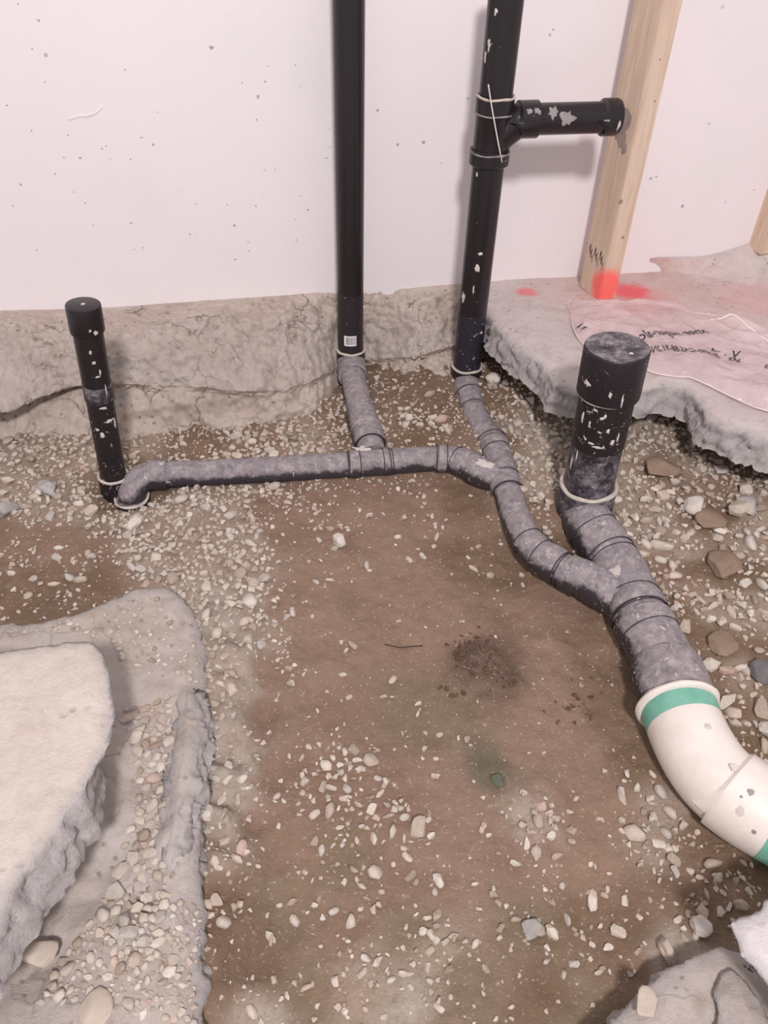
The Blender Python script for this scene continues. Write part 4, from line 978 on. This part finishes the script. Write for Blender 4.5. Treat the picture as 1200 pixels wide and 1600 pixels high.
# surveyed stones on the mud: px, py, length px, aspect
TR = [(529,846,22,.8),(543,886,8,.8),(573,882,17,.6),(577,890,9,.9),(515,905,13,.7),(493,908,13,.5),(516,826,14,.6),(531,820,9,.8),(542,823,8,1),(492,826,10,.8),(498,843,14,.7),(600,802,10,.7),(631,807,12,.8),(622,838,12,.6),(640,874,17,.5),(660,868,14,.5),(682,838,14,.6),(737,856,8,.8),(732,870,10,.8),(748,853,12,.7),(740,888,18,.6),(766,898,16,.8),(697,811,7,.8),(609,944,8,.5),(624,969,9,.5),(533,1002,9,.8),(540,1016,12,.5),(535,1053,14,.7),(600,1087,12,.6),(653,1098,14,.7),(653,1114,12,.5),(629,1145,11,.4),(687,1147,11,.7),(520,1182,14,.6),(521,1161,9,.7),(586,1168,7,.7),(471,1183,13,.8),(402,1155,10,.8),
 (432,1243,14,.9),(443,1250,10,.8),(466,1255,10,.7),(484,1244,10,.9),(504,1228,20,.7),(517,1230,22,.5),(543,1232,20,.7),(559,1256,15,.6),(492,1271,20,.8),(515,1266,24,.75),(530,1292,16,.6),(492,1314,17,.7),(502,1328,17,.8),(520,1320,11,.5),(558,1312,11,.9),(584,1308,22,.6),(590,1215,14,.8),(593,1240,20,.5),(581,1243,11,.8),(607,1275,20,.35),(630,1276,20,.6),(626,1262,12,.6),(614,1298,22,.5),(632,1310,17,.5),(636,1338,20,.7),(549,1357,24,.5),(641,1368,24,.7),(650,1378,12,.7),(686,1376,24,.75),(679,1393,15,.7),(565,1384,18,.5),(596,1393,11,.8),(573,1403,14,.7),(521,1423,17,.8),(548,1442,26,.75),(461,1440,24,.6),(422,1464,20,.8),(455,1408,15,.7),(384,1330,14,.8),(571,1496,18,.75),(478,1543,19,.7),(488,1537,9,.9),(565,1520,22,.6),(661,1454,17,.9),(684,1428,22,.8),(742,1474,20,.5),(760,1514,17,.8),(672,1485,18,.8),(635,1520,22,.6),(705,1556,10,.8),(780,1331,11,.8),(393,1580,22,.6),(349,1440,22,.8),(322,1412,22,1),(337,1407,22,.9),(375,1327,30,.6),(370,1342,22,.5),(423,1466,18,.8),(611,1530,14,.6),(615,1350,10,.8),(498,1402,13,.8),(436,1414,9,.9),
 (842,1283,27,.6),(818,1286,17,.9),(838,1332,24,.8),(872,1334,26,.6),(862,1305,17,.8),(893,1313,14,.9),(808,1348,20,.6),(823,1318,20,.5),(890,1267,12,.8),(900,1247,11,.8),(878,1383,13,.8),(972,1244,34,.45),(996,1232,18,.7),(1033,1236,22,.7),(1020,1208,14,.8),(1045,1250,12,.6),(1057,1362,20,.6),(1115,1350,34,.7),(1122,1372,22,.7),(1120,1368,18,.5),(1028,1318,22,.8),(1040,1300,20,.6),(996,1329,9,.9),(1162,1346,18,.5),
 (925,1408,34,.5),(945,1398,14,.8),(922,1392,15,.7),(950,1390,12,.7),(976,1406,16,.9),(887,1436,20,.5),(862,1457,26,.6),(924,1447,11,.8),(834,1452,34,.8),(808,1434,20,.6),(897,1505,20,.8),(882,1520,17,.6),(926,1475,11,.9),(950,1480,18,.7),(998,1486,16,.7),(1040,1490,38,.5),(1095,1448,34,.8),(1088,1462,22,.5),(1158,1414,28,.7),(1105,1397,20,.4),(1131,1394,12,.8),(1140,1416,22,.3),(1170,1391,14,.8),(855,1480,12,.7),(854,1501,12,.6),(1008,1473,8,1),
 (330,1168,26,.8),(332,1200,18,.7),(345,1252,20,.6),(350,1270,22,.5),(322,1270,30,.9),(300,1305,30,.9),(372,1248,20,.5),(336,1345,20,.8),(341,1355,18,.6),(340,965,18,.6),(405,960,10,.8),(380,970,18,.9),(389,967,20,.8),(388,998,22,.7),(408,1007,17,1),(392,1010,16,.8),(437,1003,11,.8),(457,955,20,.6),(416,973,12,.6),(434,1030,10,.8),
 (360,805,24,.8),(350,795,14,.8),(392,848,22,.6),(418,888,10,.9),(397,858,12,.8),(425,822,10,.8),(400,838,14,.7),(88,870,17,.8),(92,855,14,.6),(108,901,18,.8),(42,930,17,.7),(85,912,18,.4),(52,903,14,.8),(64,910,12,.7),(125,905,20,.5),
 (1087,793,34,.8),(1156,795,40,.8),(1129,826,22,.6),(1071,980,24,.9),(1113,947,32,.35),(1095,937,18,.4),(1140,930,18,.9),(1178,937,22,.6),(1088,955,18,.6),(1126,828,22,.8),(1121,840,20,.8),(1166,830,22,.6),(1172,848,34,.6),(1155,868,26,.7),(1033,852,34,.5),(1011,850,22,.6),(1011,812,22,.6),(1030,814,18,.5),(1080,832,24,.7),(1010,780,26,.3),(1034,756,18,.8),(1055,752,16,.7),(1190,912,24,.7),(1157,1043,24,.5),(1165,1047,20,.7),(1160,1069,20,.8),(1187,1015,17,1),(1150,980,20,.5),(1190,1110,34,.8),(1148,1113,26,.8),(1194,1165,24,.8),(1110,1040,30,.8),(1135,1096,34,.7),(1177,1085,14,.7),
 (855,830,14,.9),(851,823,10,.9),(841,808,8,.9),(770,594,26,.9),(672,615,20,.7),(690,655,24,.6),(640,652,18,.9),(657,663,14,.6)]
mudst = []; sel = TR
for (a, b, Lp, ar) in TR:
    p = P(a, b, -.23)
    for _ in range(3): p = P(a, b, groundz(p.x, p.y)+.003)
    if blocked(p.x, p.y): continue
    if any(inpoly(s, p.x, p.y) for s in SOLID): continue
    s = px2m(Lp, p)*.62
    o = put_stone(ground, p.x, p.y, p.z-.003, s, ar*1.1, sink=.28); mudst.append((p.x, p.y, s))
NTR = len(mudst)
# scattered gravel
cand = []
N = 0; tries = 0
xs = rng.uniform(-1.05, 1.2, 75000); ys = rng.uniform(.22, 1.75, 75000)
_, _, dd = survey(xs, ys)
cl = np.array([fbm(a*14, b*14, 9.9, 3) for a, b in zip(xs, ys)])
dens = np.clip(dd+.35*cl*np.clip(dd*2, .25, 1), 0, 1)**1.4
cellmap = {}
def crowd(x, y, s):
    i, j = int(x/.03), int(y/.03)
    for a in (i-1, i, i+1):
        for b in (j-1, j, j+1):
            for (u, v, r) in cellmap.get((a, b), ()):
                if (u-x)**2+(v-y)**2 < ((r+s)*.66)**2: return True
    return False
for x, y, s in mudst: cellmap.setdefault((int(x/.03), int(y/.03)), []).append((x, y, s))
placed = []
for x, y, d in zip(xs, ys, dens):
    if random.random() > (d*1.15 if d > .3 else d*.55)+.002: continue
    q = imgxy(Vector((x, y, -.2)))
    if not (-60 < q[0] < 1260 and 440 < q[1] < 1660): continue
    big_ = d > .5
    s = random.lognormvariate(math.log(.0094 if big_ else .0046), .36); s = min(max(s, .0022), .0185)
    if blocked(x, y, -.003) or any(inpoly(sp, x, y) for sp in SOLID): continue
    if crowd(x, y, s): continue
    cellmap.setdefault((int(x/.03), int(y/.03)), []).append((x, y, s)); placed.append((x, y, groundz(x, y), s, q))
# stones of the pocket on the spilled concrete
pockets = []
def lowtop(x, y, dg=None):
    hit, loc, nrm, idx_, ob_, mt_ = SC.ray_cast(bpy.context.evaluated_depsgraph_get(), Vector((x, y, .2)), Vector((0, 0, -1)))
    return (loc.z if hit else -.2), (ob_.name if hit else '')
bpy.context.view_layer.update(); DG = bpy.context.evaluated_depsgraph_get()
def drop(x, y):
    hit, loc, nrm, i_, ob_, m_ = SC.ray_cast(DG, Vector((x, y, .3)), Vector((0, 0, -1)))
    return (loc.z, ob_.name) if hit else (None, '')
POCK = [(190,1110),(240,1100),(262,1080),(268,1130),(262,1200),(250,1270),(235,1330),(270,1360),(260,1420),(230,1440),(120,1450),(30,1500),(20,1450),(70,1400),(130,1310),(170,1230)]
pk2 = [(160,1430),(260,1400),(250,1500),(180,1520)]; pk3 = [(0,1480),(90,1470),(110,1520),(60,1560),(0,1560)]
tw_ = lambda pp: toward(pp, -.165)
areas = [(tw_(POCK), .98, .0105), (tw_(pk2), .5, .008), (tw_(pk3), .7, .011), (tw_([(0,1560),(300,1600),(310,1400),(120,1450)]), .10, .005), (tw_([(0,985),(110,975),(240,925),(300,985),(310,1060),(200,1060),(160,1000)]), .03, .004)]
low_st = []
for poly_, dn, sz in areas:
    mn, mx_ = poly_.min(0), poly_.max(0)
    for _ in range(int(16000*dn)):
        x, y = random.uniform(mn[0], mx_[0]), random.uniform(mn[1], mx_[1])
        if not inpoly(poly_, x, y) or inpoly(SOLID[1], x, y) : continue
        s = min(.017, random.lognormvariate(math.log(sz), .35))
        if crowd(x, y, s*.85): continue
        z, nm = drop(x, y)
        if nm != 'spilled_concrete': continue
        cellmap.setdefault((int(x/.03), int(y/.03)), []).append((x, y, s)); low_st.append((x, y, z, s))
def bulk(name, items, mat, parent, sinkf=.2, label=None):
    V, Fc = [], []; off = 0
    for (x, y, z, s) in items:
        vs, fs = TPS[random.randrange(12)]; a = random.uniform(0, 6.28); ca, sa = math.cos(a), math.sin(a); tl = random.uniform(-.25, .25)
        k2 = random.uniform(.8, 1.1)
        for v in vs:
            X_, Y_, Z_ = v.x*s, v.y*s*k2, v.z*s; X_, Z_ = X_-Z_*tl*.6, Z_+X_*tl
            V.append((x+X_*ca-Y_*sa, y+X_*sa+Y_*ca, z+Z_+s*.5*(.5-sinkf)*2*.5))
        Fc += [[i+off for i in f] for f in fs]; off += len(vs)
    me = mesh(name, V, Fc, False); o = obj(name, me, mat, parent); o['kind'] = 'stuff'
    if label: o['label'] = label
    return o
placed.sort(key=lambda t_: -t_[3]/((Vector((t_[0], t_[1], t_[2]))-CAMP).length))
nbig = max(0, 300-NTR)
for (x, y, z, s, q) in placed[:nbig]: put_stone(ground, x, y, z, s, sink=.12)
rest = [(x, y, z, s) for (x, y, z, s, q) in placed[nbig:]]
# second, upper layer in dense places and fine grit everywhere
up_ = []
for (x, y, z, s, q) in placed[nbig:]:
    if s > .006 and random.random() < .45: up_.append((x+random.uniform(-.008, .008), y+random.uniform(-.008, .008), z+s*.55, s*random.uniform(.5, .85)))
grit = []
for x, y, d in zip(rng.uniform(-1.0, 1.0, 9000), rng.uniform(.25, 1.7, 9000), range(9000)):
    if random.random() < .72: continue
    if blocked(x, y) or any(inpoly(sp, x, y) for sp in SOLID): continue
    grit.append((x, y, groundz(x, y), random.uniform(.0009, .0026)))
bulk('gravel', rest+up_, M['stones'], ground); bulk('grit', grit, M['stones'], ground, .1)
low_st.sort(key=lambda t_: -t_[3])
for (x, y, z, s) in low_st[:290]: put_stone(low, x, y, z, s, sink=.30)
bulk('gravel', low_st[290:], M['stones'], low)
clods = []
for (a, b, w_, n_) in [(725, 1018, 16, 26), (755, 1000, 16, 20), (775, 1055, 16, 22), (735, 1045, 14, 16), (708, 1082, 10, 8), (905, 1090, 26, 14), (880, 1110, 18, 8)]:
    for _ in range(n_):
        p = P(random.gauss(a, w_), random.gauss(b, w_*.7), -.238)
        clods.append((p.x, p.y, groundz(p.x, p.y), random.uniform(.002, .007)))
bulk('mud_clods', clods, M['clod'], ground, .1)
bulk('embedded_pebbles', FOOT_PEB, M['footpeb'], footing, .4)
print('placed', len(placed), 'low', len(low_st), 'traced', NTR)

# individual rocks one could pick out
def rock(px, py, L_, ar, label, mat, z=None, seed=0, name='rock', h=.6):
    p = P(px, py, -.2)
    for _ in range(4):
        zz, nm = drop(p.x, p.y); p = P(px, py, (groundz(p.x, p.y) if z is None else z)+.004)
    s = px2m(L_, p)*.5; bm = bmesh.new(); bmesh.ops.create_icosphere(bm, subdivisions=4, radius=1)
    r_ = random.Random(seed); planes = [(Vector((r_.gauss(0, 1), r_.gauss(0, 1), r_.gauss(0, .8))).normalized(), r_.uniform(.55, .9)) for _ in range(11)]
    for v in bm.verts:
        d = v.co.normalized(); k = 1.0
        for n_, o_ in planes:
            dt = d.dot(n_)
            if dt > .05: k = min(k, o_/dt)
        k *= 1+.05*fbm(d.x*3+seed, d.y*3, d.z*3, 4)
        v.co = Vector((d.x*k*s, d.y*k*s*ar, d.z*k*s*h))
    me = bpy.data.meshes.new(name); bm.to_mesh(me); bm.free(); me.polygons.foreach_set('use_smooth', [True]*len(me.polygons))
    o = obj(name, me, mat); o.location = (p.x, p.y, p.z+s*h*.35); o.rotation_euler = (0, 0, r_.uniform(0, 3)); return tag(o, label, 'rock')
rg = plain('grey_rock', 'a39d9a', .9, .25, 'c0b8b3', 45); rwht = plain('pale_rock', 'c6bbb2', .9, .25, 'd8cec5', 45); rbr = plain('mud_caked_rock', '8a7565', .92, .2, '94806e', 30); rbl = plain('blue_grey_rock', '98928e', .9, .25, 'aea8a3', 40)
rdu = plain('dust_coated_rock', 'b5a799', .92, .2, 'c4b7aa', 40)
rock(529, 846, 30, .8, 'pale angular stone alone on the mud below the horizontal pipe', rwht, seed=1)
rock(770, 594, 28, .9, 'pale pointed rock beside the foot of the stack pipe', rwht, seed=2)
rock(1084, 792, 44, .9, 'whitish jagged rock in gravel below the right slab', rwht, seed=3)
rock(1164, 795, 46, .85, 'light grey blocky rock at right, near the slab edge', rg, seed=4)
rock(1097, 1448, 42, .8, 'pale split rock in mud left of the white slab corner', rwht, seed=5)
rock(832, 1450, 42, .9, 'blue-grey veined rock half sunk in mud', rbl, seed=6, h=.45)
rock(1042, 1488, 50, .45, 'long beige rock at the rim of the low concrete patch', rdu, seed=7, h=.5)
rock(778, 1220, 26, .9, 'small dark green lump in the brown mud', plain('dark_green_lump', '5a5f50', .9, .2, '686a5a', 50), seed=8, h=.3)
rock(1190, 1052, 42, 1.2, 'dark grey rock at the right edge beside the gravel', plain('dark_rock', '6f6a6c', .9, .25, '7f7878', 40), seed=9)
rock(1105, 815, 60, .8, 'flat mud-brown boulder among gravel below the right slab', rbr, seed=10, h=.35)
rock(1128, 885, 66, .9, 'smooth brown boulder right of the wye', rbr, seed=11, h=.4)
rock(1030, 735, 70, .7, 'brown mud-caked boulder right of the thick riser', rbr, seed=12, h=.35)
rock(1128, 1008, 56, .9, 'brown rock bedded in mud right of the trunk', rbr, seed=13, h=.35)
rock(75, 765, 44, .7, 'light grey rough rock in the left gravel', rg, seed=14)
rock(10, 800, 44, .7, 'grey rock at the left edge of the gravel', rbl, seed=15)
rock(60, 1490, 70, .8, 'pale round-topped stone at the foot of the cream slab', rdu, z=-.165, seed=16, h=.45)
rock(150, 1575, 60, .9, 'dusty beige rock at the bottom edge on grey concrete', rdu, z=-.165, seed=17, h=.4)
rock(1010, 1570, 52, .9, 'rounded beige rock set in the low concrete patch', rdu, z=-.17, seed=18, h=.45)
rock(212, 818, 40, .7, 'flat pale stone in front of the left elbow hub', rwht, seed=19, h=.5)
